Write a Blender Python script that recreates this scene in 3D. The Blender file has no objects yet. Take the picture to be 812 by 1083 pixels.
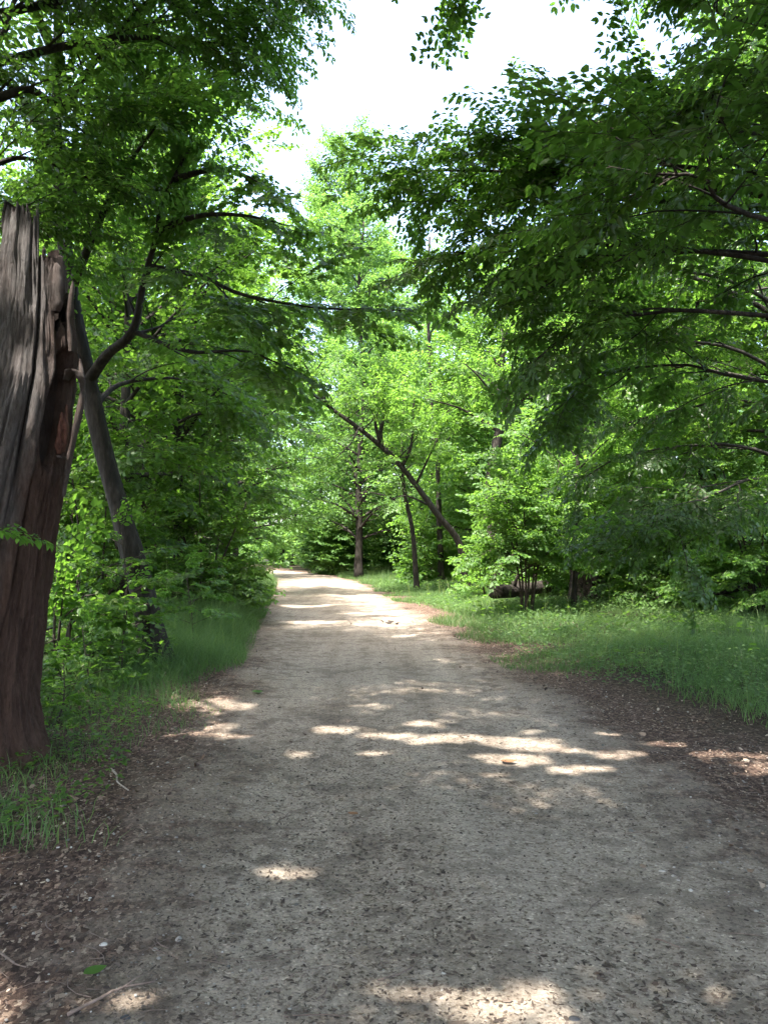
import bpy, math
import numpy as np
from mathutils import Vector

PI = math.pi
rad = math.radians
scene = bpy.context.scene
COL = scene.collection
CAM_H = 1.55
FOC = 818.0            # focal length in pixels of the 812 x 1083 photograph
PITCH = rad(3.04)
SUN_EL, SUN_AZ = rad(67), rad(216)     # azimuth from +Y clockwise
SUN = np.array([math.sin(SUN_AZ) * math.cos(SUN_EL), math.cos(SUN_AZ) * math.cos(SUN_EL), math.sin(SUN_EL)])


def at(px, py, Y):
    """photograph pixel + distance -> point of the place"""
    dx, dv = (px - 406) / FOC, (541.5 - py) / FOC
    d = np.array([dx, math.cos(PITCH) - dv * math.sin(PITCH), math.sin(PITCH) + dv * math.cos(PITCH)])
    p = d * (Y / d[1])
    return np.array([p[0], Y, p[2] + CAM_H])


def unit(v):
    v = np.asarray(v, float)
    return v / (np.linalg.norm(v, axis=-1, keepdims=True) + 1e-9)


def snoise(x, y, z=0.0, f=1.0, seed=0):
    """cheap smooth noise from sines, about -1..1"""
    r = np.random.default_rng(1000 + seed)
    out = 0
    for k in range(6):
        a = r.normal(size=3)
        a = a / np.linalg.norm(a) * f * r.uniform(.6, 1.7)
        out = out + np.sin(a[0] * x + a[1] * y + a[2] * z + r.uniform(0, 6.28))
    return out / 3.0


# ---------------------------------------------------------------- the lie of the land
_py = np.array([-60, -10, 2.5, 7.25, 17, 30, 42, 52, 60, 68, 76, 90, 120, 400.])
_px = np.array([5.2, 1.75, .63, .17, -.8, -2.2, -3.65, -5.6, -8.0, -11.5, -16.5, -28, -60, -400.])
_ty = np.linspace(-60, 400, 4601)
_tx = np.convolve(np.pad(np.interp(_ty, _py, _px), 40, mode='edge'), np.ones(81) / 81, mode='valid')


def path_c(y):
    return np.interp(y, _ty, _tx)


def path_hw(y):
    return np.interp(y, [0, 7, 17, 42, 60, 90], [1.5, 1.58, 1.75, 2.0, 2.3, 5])


def path_d(x, y):
    """signed distance outside the path's edge (negative on the path)"""
    u = x - path_c(y)
    hw = path_hw(y)
    left = -u - hw
    right = u - hw
    return np.maximum(left, right)


def gz(x, y):
    d = path_d(x, y)
    k = np.clip((d - .3) / 3, 0, 1)
    k = k * k * (3 - 2 * k)
    z = .10 * k * snoise(x, y, 0, .55, 1) + .03 * np.clip(d + .5, 0, 1) * snoise(x, y, 0, 2.1, 2)
    right = np.clip((x - path_c(y) - 2.5) / 8, 0, 1)
    z = z + .22 * right * right * (3 - 2 * right)
    z = z + .012 * snoise(x, y, 0, 3.0, 3) - .03 * np.exp(-(np.minimum(d, 0) + .9) ** 2 / .5) * (d < 0)
    far = np.clip((np.abs(x - path_c(y)) - 20) / 60, 0, 1)
    return z + 3.0 * far * far


# ---------------------------------------------------------------- mesh helpers
def build(name, V, polys, mats, parent=None, smooth=False, fattr=None, vattr=None, loc=None):
    """V (n,3); polys = list of (array (m,k), material index)"""
    me = bpy.data.meshes.new(name)
    V = np.asarray(V, np.float32)
    if loc is not None:
        V = V - np.asarray(loc, np.float32)
    me.vertices.add(len(V))
    me.vertices.foreach_set('co', V.ravel())
    polys = [(np.asarray(p), m) for p, m in polys if len(p)]
    loops = np.concatenate([p.ravel() for p, m in polys]).astype(np.int32)
    tot = np.concatenate([np.full(len(p), p.shape[1]) for p, m in polys])
    mi = np.concatenate([np.full(len(p), m) for p, m in polys]).astype(np.int32)
    start = np.concatenate([[0], np.cumsum(tot)[:-1]]).astype(np.int32)
    me.loops.add(len(loops))
    me.loops.foreach_set('vertex_index', loops)
    me.polygons.add(len(tot))
    me.polygons.foreach_set('loop_start', start)
    me.polygons.foreach_set('material_index', mi)
    if smooth is True:
        me.polygons.foreach_set('use_smooth', np.ones(len(tot), bool))
    elif smooth is not False:
        me.polygons.foreach_set('use_smooth', np.isin(mi, smooth))
    me.update(calc_edges=True)
    for key, val in (fattr or {}).items():
        a = me.attributes.new(key, 'FLOAT', 'FACE')
        a.data.foreach_set('value', np.asarray(val, np.float32))
    for key, val in (vattr or {}).items():
        a = me.attributes.new(key, 'FLOAT', 'POINT')
        a.data.foreach_set('value', np.asarray(val, np.float32))
    for m in mats:
        me.materials.append(m)
    o = bpy.data.objects.new(name, me)
    COL.objects.link(o)
    if parent is not None:
        o.parent = parent
    if loc is not None and parent is None:
        o.location = loc
    return o


def tag(o, label=None, cat=None, group=None, kind=None):
    if label: o['label'] = label
    if cat: o['category'] = cat
    if group: o['group'] = group
    if kind: o['kind'] = kind
    return o


def thing(name, loc, label, cat, group=None):
    o = bpy.data.objects.new(name, None)
    o.empty_display_size = .3
    COL.objects.link(o)
    o.location = [float(c) for c in loc]
    return tag(o, label, cat, group)


class Geo:
    """collects vertices and faces"""
    def __init__(s):
        s.V, s.P, s.n = [], [], 0

    def add(s, V, polys, mat=0):
        for p in polys:
            s.P.append((np.asarray(p) + s.n, mat))
        s.V.append(np.asarray(V, float))
        s.n += len(V)

    def verts(s):
        return np.concatenate(s.V)


def frames(pts):
    pts = np.asarray(pts, float)
    t = unit(np.gradient(pts, axis=0))
    ref = np.array([0, 0, 1.]) if abs(t[0][2]) < .8 else np.array([1., 0, 0])
    u = unit(np.cross(ref, t[0]))
    U = [u]
    for k in range(1, len(pts)):
        u = U[-1] - t[k] * np.dot(U[-1], t[k])
        U.append(unit(u))
    U = np.array(U)
    return t, U, np.cross(t, U)


def tube(pts, rads, sides=6, rough=0.0, seed=0, cap=True, flute=0.0):
    pts = np.asarray(pts, float)
    rads = np.asarray(rads, float)
    n = len(pts)
    t, U, W = frames(pts)
    a = np.linspace(0, 2 * PI, sides, endpoint=False)
    rr = rads[:, None] * np.ones((1, sides))
    if rough:
        L = np.concatenate([[0], np.cumsum(np.linalg.norm(np.diff(pts, axis=0), axis=1))])
        ca, sa = np.cos(a)[None], np.sin(a)[None]
        rr = rr * (1 + rough * snoise(ca * 1.2, sa * 1.2, L[:, None] * .9, 2.0, seed) + rough * .5 * snoise(ca * 3, sa * 3, L[:, None] * 1.2, 2.5, seed + 5))
    if flute:
        L = np.concatenate([[0], np.cumsum(np.linalg.norm(np.diff(pts, axis=0), axis=1))])
        rr = rr * (1 + flute * np.cos(5 * a[None] + seed) * np.exp(-L[:, None] / .5))
    V = pts[:, None] + rr[..., None] * (np.cos(a)[None, :, None] * U[:, None] + np.sin(a)[None, :, None] * W[:, None])
    V = V.reshape(-1, 3)
    i = np.arange(n - 1)[:, None] * sides
    j = np.arange(sides)[None]
    k = (np.arange(sides) + 1) % sides
    Q = np.stack([i + j, i + k[None], i + sides + k[None], i + sides + j], -1).reshape(-1, 4)
    polys = [Q]
    if cap:
        c = len(V)
        V = np.vstack([V, pts[-1] + t[-1] * rads[-1] * .3, pts[0]])
        e = (n - 1) * sides
        polys.append(np.stack([e + np.arange(sides), e + k, np.full(sides, c)], -1))
        polys.append(np.stack([k, np.arange(sides), np.full(sides, c + 1)], -1))
    return V, polys


def smooth_path(P, n):
    """Catmull-Rom through points P, n samples"""
    P = np.asarray(P, float)
    if len(P) == 2:
        return P[0] + (P[1] - P[0]) * np.linspace(0, 1, n)[:, None]
    Q = np.vstack([2 * P[0] - P[1], P, 2 * P[-1] - P[-2]])
    s = np.linspace(0, len(P) - 1 - 1e-6, n)
    i = s.astype(int)
    f = (s - i)[:, None]
    a, b, c, d = Q[i], Q[i + 1], Q[i + 2], Q[i + 3]
    return .5 * (2 * b + (c - a) * f + (2 * a - 5 * b + 4 * c - d) * f * f + (3 * b - a - 3 * c + d) * f ** 3)


# ---------------------------------------------------------------- materials
def newmat(name):
    m = bpy.data.materials.new(name)
    m.use_nodes = True
    nt = m.node_tree
    nt.nodes.clear()
    return m, nt


def N(nt, kind, **kw):
    n = nt.nodes.new(kind)
    for k, v in kw.items():
        if hasattr(n, k) and not k.startswith('in_'):
            setattr(n, k, v)
    return n


def ramp(nt, stops, src=None):
    r = nt.nodes.new('ShaderNodeValToRGB')
    e = r.color_ramp.elements
    while len(e) < len(stops):
        e.new(.5)
    for el, (p, c) in zip(e, stops):
        el.position = p
        el.color = (*c, 1) if len(c) == 3 else c
    if src is not None:
        nt.links.new(src, r.inputs[0])
    return r


def noise(nt, scale, vec=None, detail=4, rough=.55):
    n = nt.nodes.new('ShaderNodeTexNoise')
    n.inputs['Scale'].default_value = scale
    n.inputs['Detail'].default_value = detail
    n.inputs['Roughness'].default_value = rough
    if vec is not None:
        nt.links.new(vec, n.inputs['Vector'])
    return n


def mixc(nt, fac, a, b, blend='MIX'):
    m = nt.nodes.new('ShaderNodeMix')
    m.data_type = 'RGBA'
    m.blend_type = blend
    for s, v in ((m.inputs[0], fac), (m.inputs[6], a), (m.inputs[7], b)):
        if isinstance(v, (int, float)):
            s.default_value = v
        elif isinstance(v, tuple):
            s.default_value = (*v, 1) if len(v) == 3 else v
        else:
            nt.links.new(v, s)
    return m.outputs[2]


def math_n(nt, op, a, b=None, clamp=False):
    m = nt.nodes.new('ShaderNodeMath')
    m.operation = op
    m.use_clamp = clamp
    for s, v in ((m.inputs[0], a), (m.inputs[1], b)):
        if v is None:
            continue
        if isinstance(v, (int, float)):
            s.default_value = v
        else:
            nt.links.new(v, s)
    return m.outputs[0]


def mapping(nt, scale, out='Object'):
    tc = nt.nodes.new('ShaderNodeTexCoord')
    mp = nt.nodes.new('ShaderNodeMapping')
    mp.inputs['Scale'].default_value = scale
    nt.links.new(tc.outputs[out], mp.inputs['Vector'])
    return mp.outputs[0]


def bump(nt, h, strength=.5, dist=.02):
    b = nt.nodes.new('ShaderNodeBump')
    b.inputs['Strength'].default_value = strength
    b.inputs['Distance'].default_value = dist
    nt.links.new(h, b.inputs['Height'])
    return b.outputs[0]


def leaf_mat(name, dark, mid, light, trans, mixt=.42, rough=.42, spec=.45):
    m, nt = newmat(name)
    at_ = N(nt, 'ShaderNodeAttribute')
    at_.attribute_name = 'rnd'
    r = ramp(nt, [(0, dark), (.5, mid), (.9, light), (1, tuple(np.array(light) * [1.3, 1.05, .8]))], at_.outputs['Fac'])
    pr = N(nt, 'ShaderNodeBsdfPrincipled')
    nt.links.new(r.outputs[0], pr.inputs['Base Color'])
    pr.inputs['Roughness'].default_value = rough
    pr.inputs['Specular IOR Level'].default_value = spec
    tr = N(nt, 'ShaderNodeBsdfTranslucent')
    tc = mixc(nt, .5, (*trans, 1), r.outputs[0])
    tc = mixc(nt, at_.outputs['Fac'], tuple(np.array(trans) * .75), tuple(np.array(trans) * 1.25))
    nt.links.new(tc, tr.inputs['Color'])
    mx = N(nt, 'ShaderNodeMixShader')
    mx.inputs[0].default_value = mixt
    nt.links.new(pr.outputs[0], mx.inputs[1])
    nt.links.new(tr.outputs[0], mx.inputs[2])
    out = N(nt, 'ShaderNodeOutputMaterial')
    nt.links.new(mx.outputs[0], out.inputs[0])
    return m


def simple_mat(name, stops, scale=(1, 1, 1), nscale=6, rough=.85, bstr=.5, bdist=.02, spec=.3, detail=6):
    m, nt = newmat(name)
    v = mapping(nt, scale)
    n = noise(nt, nscale, v, detail, .62)
    r = ramp(nt, stops, n.outputs['Fac'])
    pr = N(nt, 'ShaderNodeBsdfPrincipled')
    nt.links.new(r.outputs[0], pr.inputs['Base Color'])
    pr.inputs['Roughness'].default_value = rough
    pr.inputs['Specular IOR Level'].default_value = spec
    nt.links.new(bump(nt, n.outputs['Fac'], bstr, bdist), pr.inputs['Normal'])
    out = N(nt, 'ShaderNodeOutputMaterial')
    nt.links.new(pr.outputs[0], out.inputs[0])
    return m


M = {}
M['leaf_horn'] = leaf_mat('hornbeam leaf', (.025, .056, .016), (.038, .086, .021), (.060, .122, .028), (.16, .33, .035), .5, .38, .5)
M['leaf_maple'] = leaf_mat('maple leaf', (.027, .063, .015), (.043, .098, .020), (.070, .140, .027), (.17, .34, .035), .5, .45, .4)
M['leaf_mid'] = leaf_mat('woodland leaf', (.042, .098, .022), (.068, .148, .031), (.105, .20, .042), (.20, .39, .048), .48, .5, .4)
M['leaf_far'] = leaf_mat('far woodland leaf', (.042, .102, .028), (.072, .158, .040), (.112, .215, .054), (.21, .40, .065), .45, .55, .35)
M['leaf_light'] = leaf_mat('pale leaf', (.05, .12, .025), (.075, .17, .03), (.11, .22, .04), (.17, .36, .04), .48, .42, .5)
M['grass'] = leaf_mat('grass blade', (.045, .092, .030), (.078, .148, .046), (.13, .205, .072), (.17, .31, .07), .4, .5, .35)
M['bark'] = simple_mat('bark', [(.25, (.007, .006, .005)), (.5, (.024, .020, .016)), (.75, (.060, .051, .043))], (1, 1, .22), 16, .9, .9, .04)
M['bark_grey'] = simple_mat('grey bark', [(.25, (.016, .014, .012)), (.5, (.045, .039, .033)), (.75, (.09, .08, .07))], (1, 1, .3), 14, .9, .8, .03)
M['twig'] = simple_mat('twig bark', [(.3, (.02, .014, .01)), (.7, (.06, .045, .035))], (1, 1, 1), 20, .8, .3, .01)
M['deadwood'] = simple_mat('dead log bark', [(.25, (.007, .006, .005)), (.5, (.022, .017, .014)), (.8, (.07, .056, .046))], (1, 1, 1), 9, .95, 1, .04)


def snag_mat():
    m, nt = newmat('weathered dead wood')
    v = mapping(nt, (1, 1, .22))
    v2 = mapping(nt, (1, 1, .6))
    fine = noise(nt, 46, v, 9, .75)
    mid = noise(nt, 10, mapping(nt, (1, 1, .45)), 8, .75)
    patch = noise(nt, 3.4, v2, 6, .68)
    r = ramp(nt, [(.25, (.028, .024, .022)), (.40, (.105, .093, .088)), (.6, (.23, .212, .204)), (.8, (.36, .34, .33))], mixc(nt, .5, fine.outputs['Fac'], mid.outputs['Fac']))
    red = ramp(nt, [(.25, (.018, .010, .008)), (.48, (.10, .058, .044)), (.8, (.21, .135, .105))], mixc(nt, .5, fine.outputs['Fac'], mid.outputs['Fac']))
    a = N(nt, 'ShaderNodeAttribute')
    a.attribute_name = 'rot'
    f = math_n(nt, 'ADD', a.outputs['Fac'], math_n(nt, 'MULTIPLY', math_n(nt, 'SUBTRACT', patch.outputs['Fac'], .5), 1.9))
    f = math_n(nt, 'MULTIPLY', f, 1.0, True)
    col = mixc(nt, f, r.outputs[0], red.outputs[0])
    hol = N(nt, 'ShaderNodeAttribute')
    hol.attribute_name = 'hollow_shade'
    col = mixc(nt, hol.outputs['Fac'], col, ramp(nt, [(.3, (.006, .004, .003)), (.7, (.035, .020, .015))], mid.outputs['Fac']).outputs[0])  # dark rot colour, deepened to stand in for shade inside the cavity
    pr = N(nt, 'ShaderNodeBsdfPrincipled')
    nt.links.new(col, pr.inputs['Base Color'])
    pr.inputs['Roughness'].default_value = .9
    pr.inputs['Specular IOR Level'].default_value = .2
    h = math_n(nt, 'ADD', math_n(nt, 'MULTIPLY', mid.outputs['Fac'], 1.0), math_n(nt, 'MULTIPLY', fine.outputs['Fac'], .8))
    nt.links.new(bump(nt, h, 1.0, .09), pr.inputs['Normal'])
    out = N(nt, 'ShaderNodeOutputMaterial')
    nt.links.new(pr.outputs[0], out.inputs[0])
    return m


M['snag'] = snag_mat()
M['rot'] = simple_mat('rotten orange heartwood', [(.3, (.03, .012, .009)), (.55, (.12, .05, .036)), (.8, (.26, .13, .095))], (1, 1, .35), 30, .9, 1, .03)


def ground_mat():
    m, nt = newmat('woodland floor and gravel path')
    tc = N(nt, 'ShaderNodeTexCoord')
    P = tc.outputs['Object']
    a = N(nt, 'ShaderNodeAttribute')
    a.attribute_name = 'pd'
    d = a.outputs['Fac']
    n_lo = noise(nt, .9, P, 3, .6).outputs['Fac']
    n_md = noise(nt, 5, P, 5, .65).outputs['Fac']
    n_hi = noise(nt, 38, P, 6, .7).outputs['Fac']
    n_vf = noise(nt, 160, P, 3, .7).outputs['Fac']
    # packed grit
    vor = N(nt, 'ShaderNodeTexVoronoi')
    vor.inputs['Scale'].default_value = 95
    nt.links.new(P, vor.inputs['Vector'])
    vs = N(nt, 'ShaderNodeSeparateColor')
    nt.links.new(vor.outputs['Color'], vs.inputs[0])
    base = ramp(nt, [(.3, (.26, .218, .175)), (.5, (.335, .286, .235)), (.7, (.41, .357, .30))], n_md)
    g1 = ramp(nt, [(.0, (.68, .66, .63)), (.5, (1.0, .985, .96)), (.93, (1.15, 1.13, 1.1)), (1, (1.9, 1.9, 1.85))], vs.outputs[0])
    grit = mixc(nt, .75, base.outputs[0], g1.outputs[0], 'MULTIPLY')
    spk = ramp(nt, [(.38, (.24, .20, .17)), (.47, (.95, .95, .95)), (.62, (1, 1, 1)), (.74, (1.25, 1.24, 1.22))], n_hi)
    grit = mixc(nt, .85, grit, spk.outputs[0], 'MULTIPLY')
    # scattered dark leaf mould on the grit, in drifts
    drift = math_n(nt, 'MULTIPLY_ADD', n_lo, .55)
    drift.node.inputs[2].default_value = 0
    mould = math_n(nt, 'ADD', n_md, math_n(nt, 'MULTIPLY', n_lo, .5))
    mould = math_n(nt, 'ADD', mould, math_n(nt, 'MULTIPLY', n_hi, .35))
    mf = ramp(nt, [(.93 / 1.2, (0, 0, 0)), (1.0 / 1.2, (1, 1, 1))], math_n(nt, 'DIVIDE', mould, 1.2))
    mouldc = ramp(nt, [(.3, (.045, .032, .024)), (.7, (.12, .092, .07))], n_hi)
    grit = mixc(nt, math_n(nt, 'MULTIPLY', mf.outputs[0], .54), grit, mouldc.outputs[0])
    # worn lanes and drainage marks that run along the path
    mpl = N(nt, 'ShaderNodeMapping')
    mpl.inputs['Rotation'].default_value = (0, 0, -.10)
    mpl.inputs['Scale'].default_value = (2.6, .16, 1)
    nt.links.new(P, mpl.inputs[0])
    lane = ramp(nt, [(.36, (.74, .72, .70)), (.55, (1.02, 1.02, 1.02)), (.7, (1.12, 1.11, 1.1))], noise(nt, 1.0, mpl.outputs[0], 5, .6).outputs['Fac'])
    grit = mixc(nt, .8, grit, lane.outputs[0], 'MULTIPLY')
    # leaf litter
    vor2 = N(nt, 'ShaderNodeTexVoronoi')
    vor2.inputs['Scale'].default_value = 62
    vor2.inputs['Randomness'].default_value = 1
    mp = N(nt, 'ShaderNodeMapping')
    mp.inputs['Rotation'].default_value = (0, 0, .6)
    mp.inputs['Scale'].default_value = (1, .6, 1)
    nt.links.new(P, mp.inputs[0])
    wv = mixc(nt, .05, mp.outputs[0], noise(nt, 30, P, 2).outputs['Color'])
    nt.links.new(wv, vor2.inputs['Vector'])
    vs2 = N(nt, 'ShaderNodeSeparateColor')
    nt.links.new(vor2.outputs['Color'], vs2.inputs[0])
    lit = ramp(nt, [(.0, (.034, .022, .018)), (.45, (.082, .055, .043)), (.8, (.145, .098, .076)), (.95, (.23, .17, .13)), (1, (.36, .29, .23))], vs2.outputs[0])
    lit2 = mixc(nt, .7, lit.outputs[0], ramp(nt, [(.3, (.4, .38, .36)), (.6, (1.1, 1.05, 1))], n_hi).outputs[0], 'MULTIPLY')
    # soil beneath the green
    soil = ramp(nt, [(.3, (.018, .016, .010)), (.7, (.06, .05, .032))], n_md)
    jit = math_n(nt, 'MULTIPLY', math_n(nt, 'SUBTRACT', math_n(nt, 'ADD', n_md, math_n(nt, 'MULTIPLY', n_lo, .8)), .9), 1.5)
    dj = math_n(nt, 'ADD', d, math_n(nt, 'ADD', jit, math_n(nt, 'MULTIPLY', math_n(nt, 'SUBTRACT', n_hi, .5), .7)))
    f1 = N(nt, 'ShaderNodeMapRange')
    f1.inputs[1].default_value, f1.inputs[2].default_value = -.42, .42
    nt.links.new(dj, f1.inputs[0])
    f2 = N(nt, 'ShaderNodeMapRange')
    f2.inputs[1].default_value, f2.inputs[2].default_value = .9, 1.9
    nt.links.new(dj, f2.inputs[0])
    c = mixc(nt, f1.outputs[0], grit, lit2)
    c = mixc(nt, f2.outputs[0], c, soil.outputs[0])
    pr = N(nt, 'ShaderNodeBsdfPrincipled')
    nt.links.new(c, pr.inputs['Base Color'])
    pr.inputs['Roughness'].default_value = .95
    pr.inputs['Specular IOR Level'].default_value = .15
    h = math_n(nt, 'ADD', math_n(nt, 'MULTIPLY', n_hi, .6), math_n(nt, 'ADD', math_n(nt, 'MULTIPLY', vs.outputs[0], .12), math_n(nt, 'ADD', math_n(nt, 'MULTIPLY', n_vf, .2), n_md)))
    nt.links.new(bump(nt, h, .8, .03), pr.inputs['Normal'])
    out = N(nt, 'ShaderNodeOutputMaterial')
    nt.links.new(pr.outputs[0], out.inputs[0])
    return m


M['ground'] = ground_mat()

# ---------------------------------------------------------------- ground and path
yy = np.concatenate([np.linspace(-80, -4, 20), np.arange(-3.6, 14, .12), np.arange(14, 40, .3), np.arange(40, 100, 1.0), np.arange(104, 420, 12.)])
uu = np.concatenate([-np.geomspace(6.2, 420, 26)[::-1], np.arange(-6, 6.01, .12), np.geomspace(6.2, 420, 26)])
Yg, Ug = np.meshgrid(yy, uu, indexing='ij')
Xg = path_c(Yg) + Ug
Zg = gz(Xg, Yg)


def grid_faces(a, b):
    i, j = np.meshgrid(np.arange(a - 1), np.arange(b - 1), indexing='ij')
    i = i.ravel(); j = j.ravel()
    return np.stack([i * b + j, i * b + j + 1, (i + 1) * b + j + 1, (i + 1) * b + j], -1)


build('ground', np.stack([Xg, Yg, Zg], -1).reshape(-1, 3), [(grid_faces(*Xg.shape), 0)], [M['ground']], smooth=True,
      vattr={'pd': path_d(Xg, Yg).ravel()})['kind'] = 'structure'
yy = np.concatenate([np.arange(-6, 14, .1), np.arange(14, 40, .25), np.arange(40, 92, .7)])
ss = np.linspace(-1, 1, 41)
Yp, Sp = np.meshgrid(yy, ss, indexing='ij')
edge = .35 + .18 * snoise(Yp, Sp * 2, 0, 1.4, 11) + .08 * snoise(Yp, Sp * 3, 0, 6, 12)
Xp = path_c(Yp) + Sp * (path_hw(Yp) + edge)
Zp = gz(Xp, Yp) + .004 + .012 * np.clip(1 - np.abs(Sp) * 1.0, 0, 1)
build('path', np.stack([Xp, Yp, Zp], -1).reshape(-1, 3), [(grid_faces(*Xp.shape), 0)], [M['ground']], smooth=True,
      vattr={'pd': path_d(Xp, Yp).ravel()})['kind'] = 'structure'

# ---------------------------------------------------------------- leaves, sprays, crowns
_ov = np.array([[0, 0, 0], [.28, .25, .05], [.64, .23, .04], [1, 0, -.10], [.64, -.23, .04], [.28, -.25, .05]])
_ovF = np.array([[0, 3, 2, 1], [0, 5, 4, 3]])
_mp = np.array([[0, 0, 0], [.12, .42, -.03], [.34, .26, .02], [.62, .52, -.05], [.66, .20, 0], [1, 0, -.10],
                [.66, -.20, 0], [.62, -.52, -.05], [.34, -.26, .02], [.12, -.42, -.03], [.42, 0, -.02]])
_br = np.array([[0, 0, 0], [.30, .34, .05], [.68, .27, .03], [1, 0, -.12], [.68, -.27, .03], [.30, -.34, .05]])
SHAPES = {'ovate': (_ov, [_ovF]), 'maple': (_mp, [np.array([[0, 10, 2, 1], [10, 4, 3, 2], [0, 9, 8, 10], [10, 8, 7, 6]]), np.array([[10, 5, 4], [10, 6, 5]])]),
          'broad': (_br, [_ovF]),
          'tuft': (np.array([[0, 0, 0], [.45, .33, .08], [1, 0, -.1], [.45, -.33, .08]]), [np.array([[0, 3, 2, 1]])])}


def make_spray(rng, leaf=.08, spacing=.05, nside=9, ang=52, side=.42, droop=.18, hang=.25, jit=.28):
    """one flat branchlet about 1 m long: leaf frames and twig segments, x along the twig"""
    P, X, Nn, S, T = [], [], [], [], []

    def run(o, d, L, r, depth):
        n = max(2, int(L / spacing))
        pts = [o]
        dd = np.array(d)
        sgn = rng.choice([-1, 1])
        for k in range(n):
            dd = unit(dd + rng.normal(0, .07, 3) + np.array([0, 0, -droop * .12]))
            p = pts[-1] + dd * (L / n)
            pts.append(p)
            lat = unit(np.cross([0, 0, 1.], dd))
            if k > 0 or depth:
                sgn = -sgn
                if rng.random() < .93:
                    ld = unit(dd * .62 + lat * sgn * .8 + np.array([0, 0, -hang * rng.uniform(.3, 1.7)]) + rng.normal(0, .16, 3))
                    nn = unit(np.array([0, 0, 1.]) + rng.normal(0, jit, 3) + dd * .15)
                    nn = unit(nn - ld * np.dot(nn, ld))
                    P.append(p + lat * sgn * .008); X.append(ld); Nn.append(nn)
                    S.append(leaf * rng.uniform(.45, 1.22) * (1 - .25 * (k / n) ** 2))
        # terminal leaf
        ld = unit(dd + np.array([0, 0, -hang]))
        nn = unit(np.array([0, 0, 1.]) + rng.normal(0, jit, 3)); nn = unit(nn - ld * np.dot(nn, ld))
        P.append(pts[-1]); X.append(ld); Nn.append(nn); S.append(leaf * .8)
        pts = np.array(pts)
        idx = np.unique(np.linspace(0, len(pts) - 1, min(len(pts), 5 if depth == 0 else 3)).astype(int))
        q = pts[idx]
        for a_, b_ in zip(q[:-1], q[1:]):
            T.append((a_, b_, r))
        return pts, dd

    main, _ = run(np.zeros(3), np.array([1., 0, 0]), 1.0, .0045, 0)
    sg = 1
    for k in range(nside):
        t = .08 + .82 * (k + rng.uniform(-.2, .2)) / nside
        p = main[min(len(main) - 1, int(t * len(main)))]
        sg = -sg
        a = rad(ang + rng.uniform(-10, 10)) * sg
        L = side * (1 - .6 * t) * rng.uniform(.7, 1.15)
        run(p, np.array([math.cos(a), math.sin(a), rng.uniform(-.1, .12)]), L, .0028, 1)
    return dict(P=np.array(P), X=np.array(X), N=np.array(Nn), S=np.array(S),
                A=np.array([t[0] for t in T]), B=np.array([t[1] for t in T]), r=np.array([t[2] for t in T]))


_rs = np.random.default_rng(5)
SPR = {
    'horn': [make_spray(_rs, .105, .046, 11, 50, .45, .25, .35) for _ in range(6)],
    'maple': [make_spray(_rs, .115, .062, 9, 48, .45, .2, .35, .35) for _ in range(6)],
    'mid': [make_spray(_rs, .135, .065, 10, 50, .46, .15, .3, .45) for _ in range(6)],
    'far': [make_spray(_rs, .20, .095, 8, 50, .5, .1, .3, .55) for _ in range(6)],
    'tuft': [make_spray(_rs, .30, .16, 8, 50, .55, .1, .3, .7) for _ in range(6)],
}
LEAVES = [0]

# patches of the ground that the sun reaches through holes in the canopy: x, y, half sizes
DAP = []


def dap(px, py, hx, hy):
    d = (py - 585.)
    Y = CAM_H * FOC / d
    DAP.append(((px - 406) / FOC * Y, Y, hx / FOC * Y, CAM_H * FOC * (1 / (d - hy) - 1 / (d + hy)) / 2))


for q in [(15, 1045, 60, 42), (125, 1048, 42, 20), (490, 1045, 75, 22), (555, 1070, 40, 10), (303, 909, 26, 9), (345, 771, 40, 6), (480, 778, 62, 7), (555, 782, 40, 6),
          (540, 798, 50, 6), (625, 808, 42, 6), (790, 800, 45, 14), (655, 793, 30, 5), (600, 788, 18, 3), (452, 762, 26, 3), (522, 814, 18, 3), (704, 782, 18, 4), (385, 791, 25, 3), (640, 772, 14, 3), (312, 792, 18, 3), (560, 770, 14, 2), (325, 858, 22, 4), (590, 1062, 25, 8), (690, 1045, 22, 6), (62, 782, 28, 12), (205, 770, 60, 9), (230, 745, 40, 7),
          (330, 614, 60, 5), (330, 640, 30, 1.5), (400, 648, 40, 2), (330, 657, 40, 2), (275, 622, 30, 12), (400, 615, 40, 6)]:
    dap(*q)


def sun_hole(P):
    """True where a leaf stands in one of the sun's lanes to a bright patch"""
    g = P - SUN[None] * (P[:, 2:3] / SUN[2])
    out = np.zeros(len(P), bool)
    j = .55 * snoise(g[:, 0], g[:, 1], 0, 7, 21) + .6 * snoise(g[:, 0], g[:, 1], 0, 19, 22)
    for x, y, a, b in DAP:
        q = ((g[:, 0] - x) / a) ** 2 + ((g[:, 1] - y) / b) ** 2
        out |= q < 1.15 + 1.35 * j
    return out & (P[:, 2] > .9)


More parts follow.
